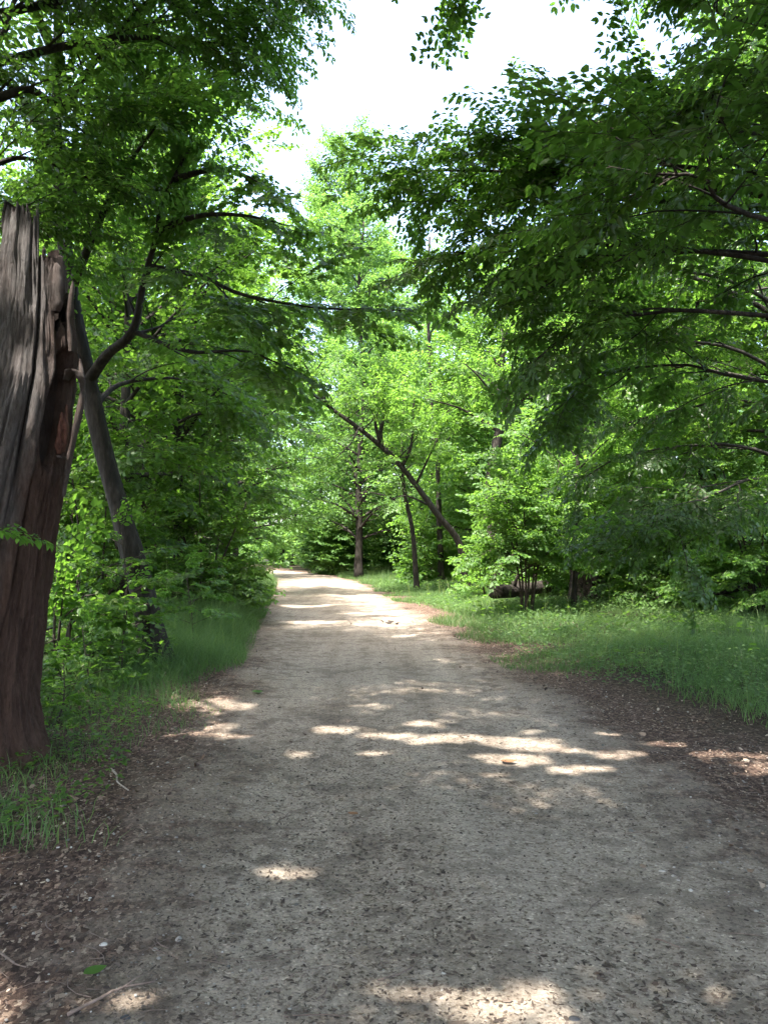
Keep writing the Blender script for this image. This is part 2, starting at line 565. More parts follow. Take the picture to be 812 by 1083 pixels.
def crown_arrays(sprays, protos, rng, twigs=True, flat=.25, keep=None, prune=True):
    """sprays: list of (pos, direction, scale). Returns leaf frames and twig geometry"""
    pos = np.array([q[0] for q in sprays]); d = unit(np.array([q[1] for q in sprays])); sc = np.array([q[2] for q in sprays])
    n = len(pos)
    up = unit(np.array([0, 0, 1.]) + rng.normal(0, flat, (n, 3)))
    y = np.cross(up, d)
    bad = np.linalg.norm(y, axis=1) < .15
    y[bad] = np.cross(rng.normal(size=(n, 3)), d)[bad]
    y = unit(y)
    z = np.cross(d, y)
    Rm = np.stack([d, y, z], 1)             # rows: local axes
    Rm[:, 1] *= 1
    flip = rng.choice([-1., 1.], n)
    which = rng.integers(len(protos), size=n)
    P, X, Nn, S, A, B, r = [], [], [], [], [], [], []
    for k, pr in enumerate(protos):
        i = np.nonzero(which == k)[0]
        if not len(i):
            continue
        F = np.ones((len(i), 1, 3)); F[:, 0, 1] = flip[i]
        R_ = Rm[i]
        tr = lambda a: np.einsum('nlc,ncd->nld', a[None] * F, R_)
        P.append((pos[i][:, None] + tr(pr['P']) * sc[i][:, None, None]).reshape(-1, 3))
        X.append(tr(pr['X']).reshape(-1, 3))
        Nn.append(tr(pr['N']).reshape(-1, 3))
        S.append((pr['S'][None] * sc[i][:, None] ** .5).ravel())
        if twigs:
            A.append((pos[i][:, None] + tr(pr['A']) * sc[i][:, None, None]).reshape(-1, 3))
            B.append((pos[i][:, None] + tr(pr['B']) * sc[i][:, None, None]).reshape(-1, 3))
            r.append((pr['r'][None] * sc[i][:, None]).ravel())
    P = np.concatenate(P); X = np.concatenate(X); Nn = np.concatenate(Nn); S = np.concatenate(S)
    k = np.ones(len(P), bool)
    if prune:
        k &= ~sun_hole(P)
    if keep is not None:
        k &= keep(P)
    P, X, Nn, S = P[k], X[k], Nn[k], S[k]
    if twigs:
        A = np.concatenate(A); B = np.concatenate(B); r = np.concatenate(r)
        k = np.ones(len(A), bool)
        if prune:
            k &= ~sun_hole(B)
        if keep is not None:
            k &= keep(B)
        A, B, r = A[k], B[k], r[k]
    return P, X, Nn, S, A, B, r


def crown_mesh(name, arr, shape, mat, rng, parent, loc, hue=0.0):
    P, X, Nn, S, A, B, r = arr
    LEAVES[0] += len(P)
    sh, Fs = SHAPES[shape]
    Y = np.cross(Nn, X)
    curl = rng.uniform(.3, 2.0, len(P))
    wid = rng.uniform(.85, 1.12, len(P))
    V = P[:, None] + S[:, None, None] * (sh[None, :, 0:1] * X[:, None] + sh[None, :, 1:2] * Y[:, None] * wid[:, None, None] + sh[None, :, 2:3] * Nn[:, None] * curl[:, None, None])
    nv = len(sh)
    V = V.reshape(-1, 3)
    off = np.arange(len(P)) * nv
    polys, rnd = [], []
    lr = np.clip(rng.normal(.45, .22, len(P)) + .25 * snoise(P[:, 0], P[:, 1], P[:, 2], 1.1, 31) + hue, 0, 1)
    for F in Fs:
        polys.append(((off[:, None, None] + F[None]).reshape(-1, F.shape[1]), 0))
        rnd.append(np.repeat(lr, len(F)))
    mats = [M[mat]]
    if len(A):
        t = unit(B - A)
        u = unit(np.cross(t, np.array([.3, .2, .93])))
        w = np.cross(t, u)
        ring = []
        for end, rr in ((A, r), (B, r * .7)):
            for k in range(3):
                a = 2 * PI * k / 3
                ring.append(end + rr[:, None] * (math.cos(a) * u + math.sin(a) * w))
        TV = np.stack(ring, 1).reshape(-1, 3)
        o2 = len(V) + np.arange(len(A)) * 6
        TF = np.array([[0, 1, 4, 3], [1, 2, 5, 4], [2, 0, 3, 5]])
        polys.append(((o2[:, None, None] + TF[None]).reshape(-1, 4), 1))
        rnd.append(np.zeros(len(A) * 3))
        V = np.vstack([V, TV])
        mats.append(M['twig'])
    return build(name, V - np.asarray(loc), polys, mats, parent, smooth=False, fattr={'rnd': np.concatenate(rnd)})


def rot_about(v, axis, a):
    axis = unit(axis)
    return v * math.cos(a) + np.cross(axis, v) * math.sin(a) + axis * np.dot(axis, v) * (1 - math.cos(a))


class Tree:
    """skeleton of trunk, limbs and side branches, and the sprays they carry (world coordinates)"""
    def __init__(s, seed, spray_scale=1.0, spray_step=.4, sec_step=.55, sec_len=.45):
        s.rng = np.random.default_rng(seed)
        s.trunk, s.limbs, s.sprays = Geo(), Geo(), []
        s.ss, s.step, s.sec_step, s.sec_len = spray_scale, spray_step, sec_step, sec_len
        s.seed = seed

    def stem(s, pts, r0, r1, n=24, sides=12, rough=.08, flare=.35):
        P = smooth_path(pts, n)
        t = np.linspace(0, 1, n)
        r = r0 + (r1 - r0) * t ** .9
        L = np.concatenate([[0], np.cumsum(np.linalg.norm(np.diff(P, axis=0), axis=1))])
        r = r * (1 + flare * np.exp(-L / (2.2 * r0 + .05)))
        P = P + np.stack([snoise(L, 0 * L, 0, .9, s.seed), snoise(L, 0 * L, 0, .9, s.seed + 1), 0 * L], 1) * (r0 * .25) * np.clip(L / 1.0, 0, 1)[:, None]
        V, F = tube(P, r, sides, rough, s.seed, True, .12 if flare else 0)
        s.trunk.add(V, F)
        return P, r

    def twiggy(s, P, r, t0=.1, dens=1.0):
        """sprays along a thin branch"""
        rng = s.rng
        L = np.linalg.norm(np.diff(P, axis=0), axis=1).sum()
        n = max(1, int(L * (1 - t0) / s.step * dens))
        sg = rng.choice([-1, 1])
        for k in range(n):
            t = t0 + (1 - t0) * (k + rng.uniform(0, .8)) / n
            i = min(len(P) - 2, int(t * (len(P) - 1)))
            d = unit(P[i + 1] - P[i])
            f = t * (len(P) - 1) - i
            p = P[i] + (P[i + 1] - P[i]) * f
            sg = -sg
            up = np.array([0, 0, 1.]) + rng.normal(0, .35, 3)
            dd = rot_about(d, up, sg * rad(rng.uniform(28, 62)))
            dd = unit(dd + rng.normal(0, .12, 3))
            s.sprays.append((p, dd, s.ss * rng.uniform(.65, 1.1) * (1.05 - .35 * t)))
        s.sprays.append((P[-1], unit(P[-1] - P[-2]), s.ss * rng.uniform(.6, .9)))

    def limb(s, pts, r0, r1=.008, n=14, sec=True, t0=.15, dens=1.0, wob=.05, sides=6, bare=.0):
        rng = s.rng
        P = smooth_path(pts, n)
        L = np.linalg.norm(np.diff(P, axis=0), axis=1).sum()
        wv = np.cumsum(rng.normal(0, wob * L / n, (n, 3)), 0)
        wv -= wv[0]
        wv *= np.linspace(0, 1, n)[:, None]
        P = P + wv * .6
        r = r0 + (r1 - r0) * np.linspace(0, 1, n) ** .8
        V, F = tube(P, r, 12 if r0 > .06 else sides, .14 if r0 > .06 else .06, s.seed)
        s.limbs.add(V, F)
        if not sec:
            s.twiggy(P, r, t0, dens)
            return P
        ns = max(2, int(L * (1 - t0) / s.sec_step))
        sg = rng.choice([-1, 1])
        for k in range(ns):
            t = t0 + (.96 - t0) * (k + rng.uniform(0, .7)) / ns
            if t < bare:
                continue
            i = min(n - 2, int(t * (n - 1)))
            d = unit(P[i + 1] - P[i])
            p = P[i]
            sg = -sg
            up = np.array([0, 0, 1.]) + rng.normal(0, .3, 3)
            dd = rot_about(d, up, sg * rad(rng.uniform(35, 65)))
            l2 = max(.5, s.sec_len * L * (1.05 - .75 * t) * rng.uniform(.6, 1.15))
            q = [p]
            for m in range(4):
                dd = unit(dd + rng.normal(0, .12, 3) + np.array([0, 0, -.03]))
                q.append(q[-1] + dd * l2 / 4)
            q = smooth_path(np.array(q), 7)
            rr = np.linspace(max(.008, r[i] * .45), .004, 7)
            V, F = tube(q, rr, 4)
            s.limbs.add(V, F)
            s.twiggy(q, rr, .12, dens)
        s.twiggy(P, r, max(.6, bare), dens)
        return P

    def finish(s, name, label, cat, group, base, spr, shape, leafm, bark='bark', twigs=True, flat=.25, keep=None, prune=True, hue=0.0, crown='crown'):
        root = thing(name, base, label, cat, group)
        base = np.asarray(base)
        if s.trunk.n:
            build('trunk', s.trunk.verts() - base, s.trunk.P, [M[bark]], root, smooth=True)
        if s.limbs.n:
            build('branches', s.limbs.verts() - base, s.limbs.P, [M[bark]], root, smooth=True)
        if s.sprays:
            arr = crown_arrays(s.sprays, SPR[spr], s.rng, twigs, flat, keep, prune)
            crown_mesh(crown, arr, shape, leafm, s.rng, root, base, hue)
        return root


def auto_tree(seed, x, y, H, cb, cr, r0, lean=(0, 0), nl=16, ss=1.4, step=.55, sec_step=.8, sec_len=.42, top=1.0, low_el=5, high_el=60, dens=1.0, prof=.55):
    """an ordinary woodland tree: straightish stem, limbs all round from height cb up"""
    T = Tree(seed, ss, step, sec_step, sec_len)
    rng = T.rng
    z0 = float(gz(np.array(x), np.array(y))) - .08
    base = np.array([x, y, z0])
    HF = H
    H = H * .86
    pts = [base, base + [lean[0] * .3, lean[1] * .3, H * .35], base + [lean[0] * .7, lean[1] * .7, H * .7], base + [lean[0], lean[1], H]]
    pts = [pts[0]] + [p + rng.normal(0, r0 * .5, 3) * [1, 1, 0] for p in pts[1:]]
    P, r = T.stem(pts, r0, .02, 28, 10)
    az = rng.uniform(0, 6.28)
    for k in range(nl):
        t = (k + .5) / nl
        z = cb + (H * .97 - cb) * t
        i = int(np.clip(np.searchsorted(P[:, 2] - z0, z), 1, len(P) - 1))
        p = P[i]
        az += 2.4 + rng.uniform(-.4, .4)
        el = rad(low_el + (high_el - low_el) * t + rng.uniform(-8, 8))
        L = cr * (prof + (1 - prof) * math.sin(PI * min(1, t * 1.15 + .15))) * (1 - .35 * t ** 2) * rng.uniform(.75, 1.15)
        d = np.array([math.cos(az) * math.cos(el), math.sin(az) * math.cos(el), math.sin(el)])
        q = [p, p + d * L * .35 + [0, 0, .04 * L], p + d * L * .7 + [0, 0, .03 * L], p + d * L + [0, 0, -.08 * L * (1 - t)]]
        T.limb(q, max(.02, r[i] * .5), .008, 10, dens=dens)
    return T, base


# ================================================================= the broken dead trunk beside the path
def smooth01(a, b, x):
    t = np.clip((x - a) / (b - a), 0, 1)
    return t * t * (3 - 2 * t)


def make_snag():
    base = np.array([-3.22, 6.0, float(gz(np.array(-3.22), np.array(6.0))) - .1])
    root = thing('broken_trunk', base, 'tall weathered grey dead trunk with a jagged snapped top and a split side', 'dead tree')
    zc = np.array([-.1, .4, 1.44, 2.4, 2.9, 3.3, 4.2])
    cx = np.array([-3.24, -3.19, -3.03, -2.86, -2.77, -2.745, -2.75])
    cr = np.array([.53, .48, .43, .39, .345, .285, .225])
    na, nh = 440, 320
    th = np.linspace(0, 2 * PI, na, endpoint=False) - PI       # 0 = right (+x), -90 deg = towards the path's near end
    deg = np.degrees(th)
    # height of the break round the trunk
    rng = np.random.default_rng(3)
    jag = .045 * snoise(np.cos(th) * 3, np.sin(th) * 3, 0, 6, 41) + .05 * snoise(np.cos(th) * 9, np.sin(th) * 9, 0, 6, 42)
    H = np.full(na, 4.13)
    H = np.where((deg > -58) & (deg < -34), 3.74, H)
    H = np.where((deg >= -34) & (deg < 8), 3.26, H)
    H = np.where((deg >= 8) & (deg < 60), 3.5, H)
    H = np.where((deg >= 60) & (deg < 140), 3.9, H)
    H = H + jag + .10 * np.abs(snoise(np.cos(th) * 16, np.sin(th) * 16, 0, 6, 51)) * (rng.random(na) * .5 + .6) - .07 * np.exp(-((deg + 98) / 3.0) ** 2) - .10 * np.exp(-((deg + 122) / 2.5) ** 2) - .08 * np.exp(-((deg + 76) / 2.2) ** 2)
    s = np.linspace(0, 1, nh)[:, None]
    Z = s * H[None] - .1 * (1 - s)
    T = np.broadcast_to(th[None], Z.shape)
    D = np.broadcast_to(deg[None], Z.shape)
    C = np.interp(Z, zc, cx)
    Rr = np.interp(Z, zc, cr)
    # lobed, fluted wood with long grain
    tw = T + .10 * Z
    Rr = Rr * (1 + .025 * np.cos(3 * tw + 1) + .008 * np.cos(5 * tw + .6 * Z) + .004 * np.cos(11 * tw - .4 * Z))
    grain = snoise(np.cos(tw) * 4, np.sin(tw) * 4, Z * .25, 5, 43) * .006 + snoise(np.cos(tw) * 9, np.sin(tw) * 9, Z * .5, 6, 44) * .003
    Rr = Rr + grain + .012 * snoise(np.cos(T), np.sin(T), Z, 3.5, 45)
    # weather checks: long narrow splits along the grain, and coarse torn fibre
    rc = np.random.default_rng(77)
    for q in range(26):
        d0 = rc.uniform(-180, 60); z0 = rc.uniform(-.2, 3.4); ln = rc.uniform(.4, 1.7)
        dd = D - d0 - rc.uniform(-4, 4) * (Z - z0) - 2.2 * snoise(Z, 0 * Z, 0, 3.5, 300 + q)
        Rr = Rr - rc.uniform(.012, .04) * np.exp(-np.abs(dd / rc.uniform(.5, 1.0))) * smooth01(z0, z0 + .25, Z) * (1 - smooth01(z0 + ln, z0 + ln + .3, Z))
    Rr = Rr - .007 * np.abs(snoise(np.cos(tw) * 6, np.sin(tw) * 6, Z * .35, 5.5, 48)) - .006 * np.abs(snoise(np.cos(tw) * 14, np.sin(tw) * 14, Z * 1.0, 6, 49))
    Rr = Rr + .010 * snoise(np.cos(tw) * 3, np.sin(tw) * 3, Z * 2.2, 5, 50)
    # root flare
    Rr = Rr + .19 * np.exp(-np.clip(Z + .1, 0, 9) / .25) * (1 + .5 * np.cos(4 * T + .7))

    def crack(d0, w, z0, z1, depth, drift=0.0):
        dd = D - d0 - drift * (Z - z0) - 1.6 * snoise(Z, 0 * Z, 0, 4, int(abs(d0)))
        return depth * np.exp(-np.abs(dd / w) ** 1.15) * smooth01(z0, z0 + .35, Z) * (1 - smooth01(z1, z1 + .3, Z))
    Rr = Rr - crack(-60, 1.7, 1.9, 4.4, .13, 1.0) - crack(-100, .8, 2.9, 4.4, .035) - crack(-123, .8, 2.7, 4.4, .04) - crack(-34, 1.8, 2.9, 4, .12)
    Rr = Rr - crack(-84, 1.1, .9, 2.6, .04, 3) - crack(-72, 1.0, .1, 1.9, .03, -4) - crack(-48, 1.1, .0, 2.0, .04, 3) - crack(-20, 1.1, .2, 2.2, .04) - crack(-112, 1.3, .2, 2.4, .04, -3)
    # chunky weathering: shallow broken plates, knots
    plate = snoise(np.cos(tw) * 5, np.sin(tw) * 5, Z * 1.1, 4.5, 52)
    Rr = Rr + .014 * np.tanh(4 * plate) + .006 * np.tanh(5 * snoise(np.cos(tw) * 9, np.sin(tw) * 9, Z * 3.2, 5, 53))
    Rr = Rr + .04 * np.exp(-((D + 92) / 9) ** 2 - ((Z - 2.35) / .13) ** 2) - .05 * np.exp(-((D + 92) / 4) ** 2 - ((Z - 2.33) / .06) ** 2)
    # the open cavity on the split side, with a pocket at its lower end
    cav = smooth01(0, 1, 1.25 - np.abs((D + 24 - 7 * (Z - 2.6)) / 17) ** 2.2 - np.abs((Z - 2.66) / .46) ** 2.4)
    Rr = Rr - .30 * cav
    # knuckle of torn wood above it
    Rr = Rr + .06 * np.exp(-((D + 12) / 16) ** 2 - ((Z - 3.12) / .16) ** 2)
    Rr = Rr + .035 * np.exp(-((D + 45) / 12) ** 2 - ((Z - 2.22) / .12) ** 2)
    # pitted rot low down on the face
    pit = snoise(np.cos(T) * 2, np.sin(T) * 2, Z, 8, 46)
    Rr = Rr - .035 * smooth01(.5, 1.0, pit) * (1 - smooth01(2.0, 2.6, Z)) * smooth01(-130, -100, D) * (1 - smooth01(-70, -55, D))
    outer = np.stack([C + Rr * np.cos(T), 6.0 + Rr * np.sin(T), Z + base[2] + .1], -1)
    ni = 60
    si = np.linspace(1, .45, ni)[:, None]
    Zi = si * H[None]
    Ti = np.broadcast_to(th[None], Zi.shape)
    Ci = np.interp(Zi, zc, cx)
    wall = np.where(si > .995, .012, .055 + .02 * snoise(np.cos(Ti) * 3, np.sin(Ti) * 3, Zi, 4, 47))
    last = Rr[-1][None]
    Ri = np.interp(Zi, zc, cr) * .86 - wall
    Ri[0] = Rr[-1] - .014
    inner = np.stack([Ci + Ri * np.cos(Ti), 6.0 + Ri * np.sin(Ti), Zi + base[2] + .1], -1)
    V = np.vstack([outer, inner])
    nr = nh + ni
    i, j = np.meshgrid(np.arange(nr - 1), np.arange(na), indexing='ij')
    i = i.ravel(); j = j.ravel(); k = (j + 1) % na
    Q = np.stack([i * na + j, i * na + k, (i + 1) * na + k, (i + 1) * na + j], -1)
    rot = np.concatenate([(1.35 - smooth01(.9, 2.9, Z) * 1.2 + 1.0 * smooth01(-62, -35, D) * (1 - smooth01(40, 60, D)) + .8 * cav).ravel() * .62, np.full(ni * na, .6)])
    build('trunk', V.reshape(-1, 3) - base, [(Q, 0)], [M['snag']], root, smooth=True, vattr={'rot': rot, 'hollow_shade': np.concatenate([np.clip(cav * 1.3, 0, 1).ravel(), np.full(ni * na, .7)])})

    def splint(name, pts, w, tk, mat, seed):
        P = smooth_path(np.array(pts), 26)
        n = len(P)
        g = Geo()
        sides = 8
        a = np.linspace(0, 2 * PI, sides, endpoint=False)
        t = np.linspace(0, 1, n)
        ww = np.interp(t, [0, .15, .6, .9, 1], [.55, 1, .9, .5, .12]) * w * (1 + .25 * snoise(t * 9, 0 * t, 0, 2, seed))
        V = P[:, None] + np.stack([ww[:, None] * np.cos(a)[None], (tk * (.6 + .4 * ww / w))[:, None] * np.sin(a)[None], 0 * ww[:, None] * a[None]], -1)
        V = V + .008 * np.stack([snoise(V[..., 0] * 30, V[..., 2] * 6, 0, 2, seed + 1), snoise(V[..., 1] * 30, V[..., 2] * 6, 0, 2, seed + 2), 0 * V[..., 0]], -1)
        i, j = np.meshgrid(np.arange(n - 1), np.arange(sides), indexing='ij')
        i = i.ravel(); j = j.ravel(); k = (j + 1) % sides
        build(name, V.reshape(-1, 3) - base, [(np.stack([i * sides + j, i * sides + k, (i + 1) * sides + k, (i + 1) * sides + j], -1), 0)], [M[mat]], root,
              smooth=True, vattr={'rot': np.full(n * sides, .55)})
    Y = 5.88
    splint('splinter', [at(74, 372, Y), at(73, 345, Y), at(75, 318, Y), at(76, 297, Y)], .026, .03, 'snag', 61)
    splint('splinter', [at(66, 525, 5.93), at(75, 480, 5.9), at(84, 440, 5.88), at(88, 405, 5.9), at(86, 380, 5.93)], .026, .035, 'snag', 62)
    splint('splinter', [at(11, 262, 5.85), at(10, 240, 5.85), at(12, 222, 5.86)], .05, .03, 'snag', 63)
    splint('splinter', [at(58, 330, 5.83), at(59, 300, 5.83), at(61, 279, 5.84)], .055, .04, 'snag', 64)
    splint('rotten_wood', [at(63, 480, 5.9), at(64, 465, 5.9), at(65.5, 450, 5.9), at(66, 436, 5.92)], .026, .04, 'rot', 65)
    splint('rotten_wood', [at(67, 478, 5.93), at(69, 460, 5.93), at(69.5, 446, 5.94), at(70, 428, 5.96)], .02, .04, 'rot', 66)
    splint('splinter', [at(70, 402, 5.9), at(76, 392, 5.87), at(83, 396, 5.86), at(89, 410, 5.88)], .035, .05, 'snag', 67)
    splint('splinter', [at(62, 482, 5.84), at(66, 485, 5.83), at(70, 483, 5.84)], .02, .04, 'snag', 68)


make_snag()

# ================================================================= near trees that roof the path
# grey barked maple just behind the dead trunk
T = Tree(11, .95, .22, .38, .45)
B0 = at(165, 705, 10.5); B0[2] = float(gz(B0[0], B0[1])) - .1
P, r = T.stem([B0, at(150, 630, 10.45), at(122, 530, 10.4), at(96, 410, 10.4), at(78, 300, 10.3), at(62, 160, 10.2), at(60, -80, 10.2)], .205, .05, 44, 18, .17)
F0 = at(95, 402, 10.4)
T.limb([F0, at(114, 375, 10.2), at(134, 358, 9.9), at(145, 340, 9.85), at(150, 312, 9.8), at(158, 282, 9.7), at(168, 245, 9.6), at(172, 215, 9.5), at(200, 160, 9.3)], .085, .02, 26, t0=.3, wob=.09)
K = at(157, 282, 9.7)
T.limb([K, at(215, 293, 9.5), at(255, 312, 9.2), at(330, 325, 9.0), at(425, 330, 8.9)], .045, .008, 14, t0=.2, dens=1.1)
T.limb([at(165, 245, 9.6), at(210, 228, 9.3), at(260, 228, 9.1), at(305, 240, 9.0)], .05, .008, t0=.2)
T.limb([at(185, 190, 9.4), at(220, 180, 9.3), at(250, 182, 9.2), at(275, 195, 9.1)], .05, .008, t0=.2)
T.limb([at(145, 352, 9.85), at(200, 372, 9.6), at(260, 372, 9.3), at(310, 392, 9.1)], .04, .008, t0=.1)
T.limb([at(78, 300, 10.3), at(120, 200, 9.3), at(165, 130, 8.6)], .07, .01, t0=.25)
T.limb([at(70, 240, 10.3), at(100, 140, 10.8), at(200, 60, 11.2)], .07, .01, t0=.25)
T.limb([at(64, 180, 10.2), at(20, 100, 9.3), at(-40, 60, 8.5)], .07, .01, t0=.25)
T.limb([at(90, 390, 10.4), at(40, 330, 9.8), at(-20, 300, 9.2)], .06, .01, t0=.25)
T.limb([at(100, 430, 10.4), at(130, 405, 11.2), at(190, 400, 12.0), at(250, 420, 12.4)], .05, .01, t0=.25)
T.limb([at(62, 120, 10.2), at(120, 40, 10.2), at(180, -20, 10.0)], .07, .01, t0=.25)
T.limb([at(60, 60, 10.2), at(10, -40, 9), at(-60, -160, 7.5)], .07, .01, t0=.25)
T.limb([at(60, 0, 10.2), at(120, -140, 9), at(200, -300, 7.5)], .07, .01, t0=.25)
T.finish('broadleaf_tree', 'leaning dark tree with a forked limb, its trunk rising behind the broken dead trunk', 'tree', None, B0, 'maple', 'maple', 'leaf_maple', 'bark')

# hornbeam whose long flat branches reach in from the right
T = Tree(12, .85, .2, .3, .36)
H0 = np.array([5.3, 6.6, float(gz(np.array(5.3), np.array(6.6))) - .1])
P, r = T.stem([H0, H0 + [-.1, 0, 2.5], H0 + [.05, .1, 5], H0 + [-.2, 0, 8], H0 + [0, .2, 12]], .24, .03, 30, 14, .1)


def hl(pts, r0, **k):
    """a limb that leaves the hornbeam's stem at the height its first point asks for"""
    z = pts[0]
    i = int(np.argmin(np.abs(P[:, 2] - z)))
    T.limb([P[i]] + pts[1:], r0, .006, 18, **k)


T.sec_len = .2
hl([4.35, at(700, 192, 6.9), at(600, 182, 7.3), at(490, 178, 7.7), at(400, 178, 8.0)], 0.034, t0=.1, dens=.75)
hl([4.45, at(700, 186, 6.9), at(620, 172, 7.2), at(560, 166, 7.4), at(505, 160, 7.5)], 0.031, t0=.1, dens=.75)
hl([4.7, at(740, 178, 6.9), at(690, 168, 7.2), at(650, 160, 7.4), at(610, 158, 7.5)], 0.027, t0=.1, dens=.8)
hl([4.3, at(720, 215, 7.4), at(620, 212, 7.8), at(510, 214, 8.2), at(425, 216, 8.4)], 0.031, t0=.1, dens=.75)
T.sec_len = .26
hl([4.0, at(720, 265, 6.8), at(620, 258, 7.0), at(530, 262, 7.2), at(470, 276, 7.3)], 0.031, t0=.1, dens=.9)
hl([3.6, at(770, 270, 6.4), at(680, 272, 6.5), at(610, 286, 6.7), at(560, 305, 6.8)], 0.027, t0=.2, dens=.65)
hl([3.3, at(770, 330, 6.2), at(690, 330, 6.3), at(620, 345, 6.4), at(575, 375, 6.5)], 0.024, t0=.2, dens=.6)
hl([2.9, at(790, 400, 6.9), at(720, 385, 7.2), at(640, 395, 7.4), at(590, 430, 7.5)], 0.020, t0=.25, dens=.7)
T.sec_len = .25
hl([5.2, at(780, 130, 6.4), at(745, 116, 6.5), at(715, 120, 6.7)], 0.031, t0=.15)
hl([5.2, at(790, 140, 5.2), at(775, 95, 4.9), at(755, 100, 4.7)], 0.024, t0=.2)
T.sec_len = .34
T.sec_len = .14
hl([6.3, at(780, -20, 6.2), at(640, -95, 6.3), at(520, -80, 6.5), at(440, -60, 6.6)], 0.027, t0=.3, dens=.6)
T.sec_len = .34
hl([6.0, at(780, 20, 6.4), at(765, -10, 6.5), at(745, -20, 6.6)], 0.031, t0=.2)
hl([4.0, at(800, 230, 4.9), at(740, 190, 4.6), at(690, 190, 4.5)], 0.024, t0=.3, dens=.8)
hl([7.4, at(760, -140, 6.3), at(620, -260, 6.0), at(480, -400, 5.5)], .06, t0=.2, dens=1.3)
hl([7.5, np.array([3.0, 4.5, 8.0]), np.array([1.0, 2.6, 8.3]), np.array([-.8, 1.0, 8.2])], .06, t0=.2, dens=1.9)
hl([6.2, np.array([3.4, 4.0, 6.8]), np.array([1.8, 2.0, 7.0]), np.array([.8, 0, 6.9])], .05, t0=.2, dens=1.9)
hl([5.0, np.array([4.2, 4.2, 5.6]), np.array([3.4, 1.8, 5.9]), np.array([2.8, -.5, 5.8])], .05, t0=.2)
hl([7.2, np.array([3.2, 3.4, 7.9]), np.array([1.4, 1.6, 8.3]), np.array([-.6, .2, 8.2])], .06, t0=.15, dens=1.9)  # dense boughs out of view, added overhead to shade the near path
hl([8.2, np.array([3.0, 5.0, 9.2]), np.array([.8, 3.6, 9.7]), np.array([-1.2, 2.4, 9.7])], .06, t0=.15, dens=1.9)
hl([6.6, np.array([4.4, 3.0, 7.2]), np.array([2.4, .2, 7.6]), np.array([.8, -1.2, 7.5])], .06, t0=.15, dens=1.9)
hl([7.8, np.array([3.4, 4.4, 8.6]), np.array([1.6, 2.6, 9.0]), np.array([.2, 1.2, 8.9])], .06, t0=.15, dens=1.9)
hl([7.0, np.array([4.0, 4.6, 7.8]), np.array([2.8, 2.2, 8.2]), np.array([1.6, .6, 8.0])], .06, t0=.15, dens=1.9)
hl([8.5, np.array([3.6, 7.2, 9.6]), np.array([2.2, 7.6, 10.0]), np.array([1.6, 8, 10.0])], .06, t0=.2)
hl([9.5, np.array([4.0, 5.2, 10.6]), np.array([2.6, 3.8, 11.2]), np.array([1.0, 2.4, 11.4])], .06, t0=.2)
hl([4.6, np.array([7.0, 7.2, 5.4]), np.array([8.6, 7.8, 5.8])], .05, t0=.2)
hl([3.6, np.array([6.4, 8.2, 4.2]), np.array([7.2, 10, 4.6])], .05, t0=.2)
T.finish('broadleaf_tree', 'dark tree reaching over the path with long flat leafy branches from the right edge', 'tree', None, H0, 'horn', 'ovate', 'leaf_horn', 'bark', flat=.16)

# beech whose low branch carries the sheeny pale spray over the grass
T = Tree(13, .8, .24, .36, .42)
C0 = np.array([6.6, 10.6, float(gz(np.array(6.6), np.array(10.6))) - .1])
P, r = T.stem([C0, C0 + [-.2, 0, 2], C0 + [-.1, .2, 5], C0 + [-.3, 0, 9]], .16, .03, 26, 12, .1)
hl([1.9, at(812, 508, 9.8), at(760, 520, 9.4), at(700, 548, 9.1), at(625, 572, 8.9)], .03, t0=.25, dens=1.3)
hl([2.2, at(812, 480, 10.2), at(740, 470, 10.2), at(660, 480, 10.1), at(610, 505, 10)], .035, t0=.25)
hl([2.6, at(812, 430, 10.4), at(730, 430, 10.6), at(650, 450, 10.7)], .035, t0=.25)
hl([3.2, at(800, 380, 10), at(720, 360, 9.9), at(640, 370, 9.8), at(600, 385, 9.8)], .035, t0=.25)
hl([1.8, at(830, 520, 10), at(780, 532, 9.8), at(720, 552, 9.6)], .03, t0=.25)
hl([4.2, at(780, 300, 10.5), at(700, 290, 10.6), at(640, 310, 10.7)], .04, t0=.25)
hl([5.2, at(780, 190, 10.5), at(700, 160, 10.7)], .04, t0=.25)
hl([4.4, np.array([4.8, 11.4, 5.6]), np.array([3.0, 12.0, 6.1]), np.array([1.6, 12.4, 5.9])], .05, t0=.15)
hl([5.0, np.array([5.4, 12.6, 6.2]), np.array([3.8, 14.0, 6.7]), np.array([2.6, 15.0, 6.5])], .05, t0=.15)
hl([5.6, np.array([4.6, 10.2, 6.9]), np.array([2.8, 10.0, 7.3]), np.array([1.9, 10.2, 7.1])], .05, t0=.15)
hl([6.2, np.array([5.8, 9.0, 7.2]), np.array([5.0, 7.4, 7.6]), np.array([4.4, 6.0, 7.4])], .05, t0=.15)
hl([3.4, np.array([5.6, 12.2, 4.4]), np.array([4.6, 13.8, 4.9]), np.array([3.9, 15.0, 4.7])], .04, t0=.15)
hl([6.8, np.array([7.2, 12.2, 7.6]), np.array([6.6, 13.8, 8.0])], .05, t0=.15)
hl([3.0, np.array([7.6, 11.6, 3.9]), np.array([8.8, 12.4, 4.0])], .04)
hl([6.5, np.array([5.0, 9.8, 7.3]), np.array([3.8, 9.4, 7.3])], .04)
hl([7.5, np.array([7.8, 9.8, 8.3]), np.array([9, 9.4, 8.3])], .04)
T.finish('broadleaf_tree', 'low branched tree whose pale drooping spray hangs over the verge, right of the tree stump', 'tree', None, C0, 'horn', 'ovate', 'leaf_horn', 'bark_grey')

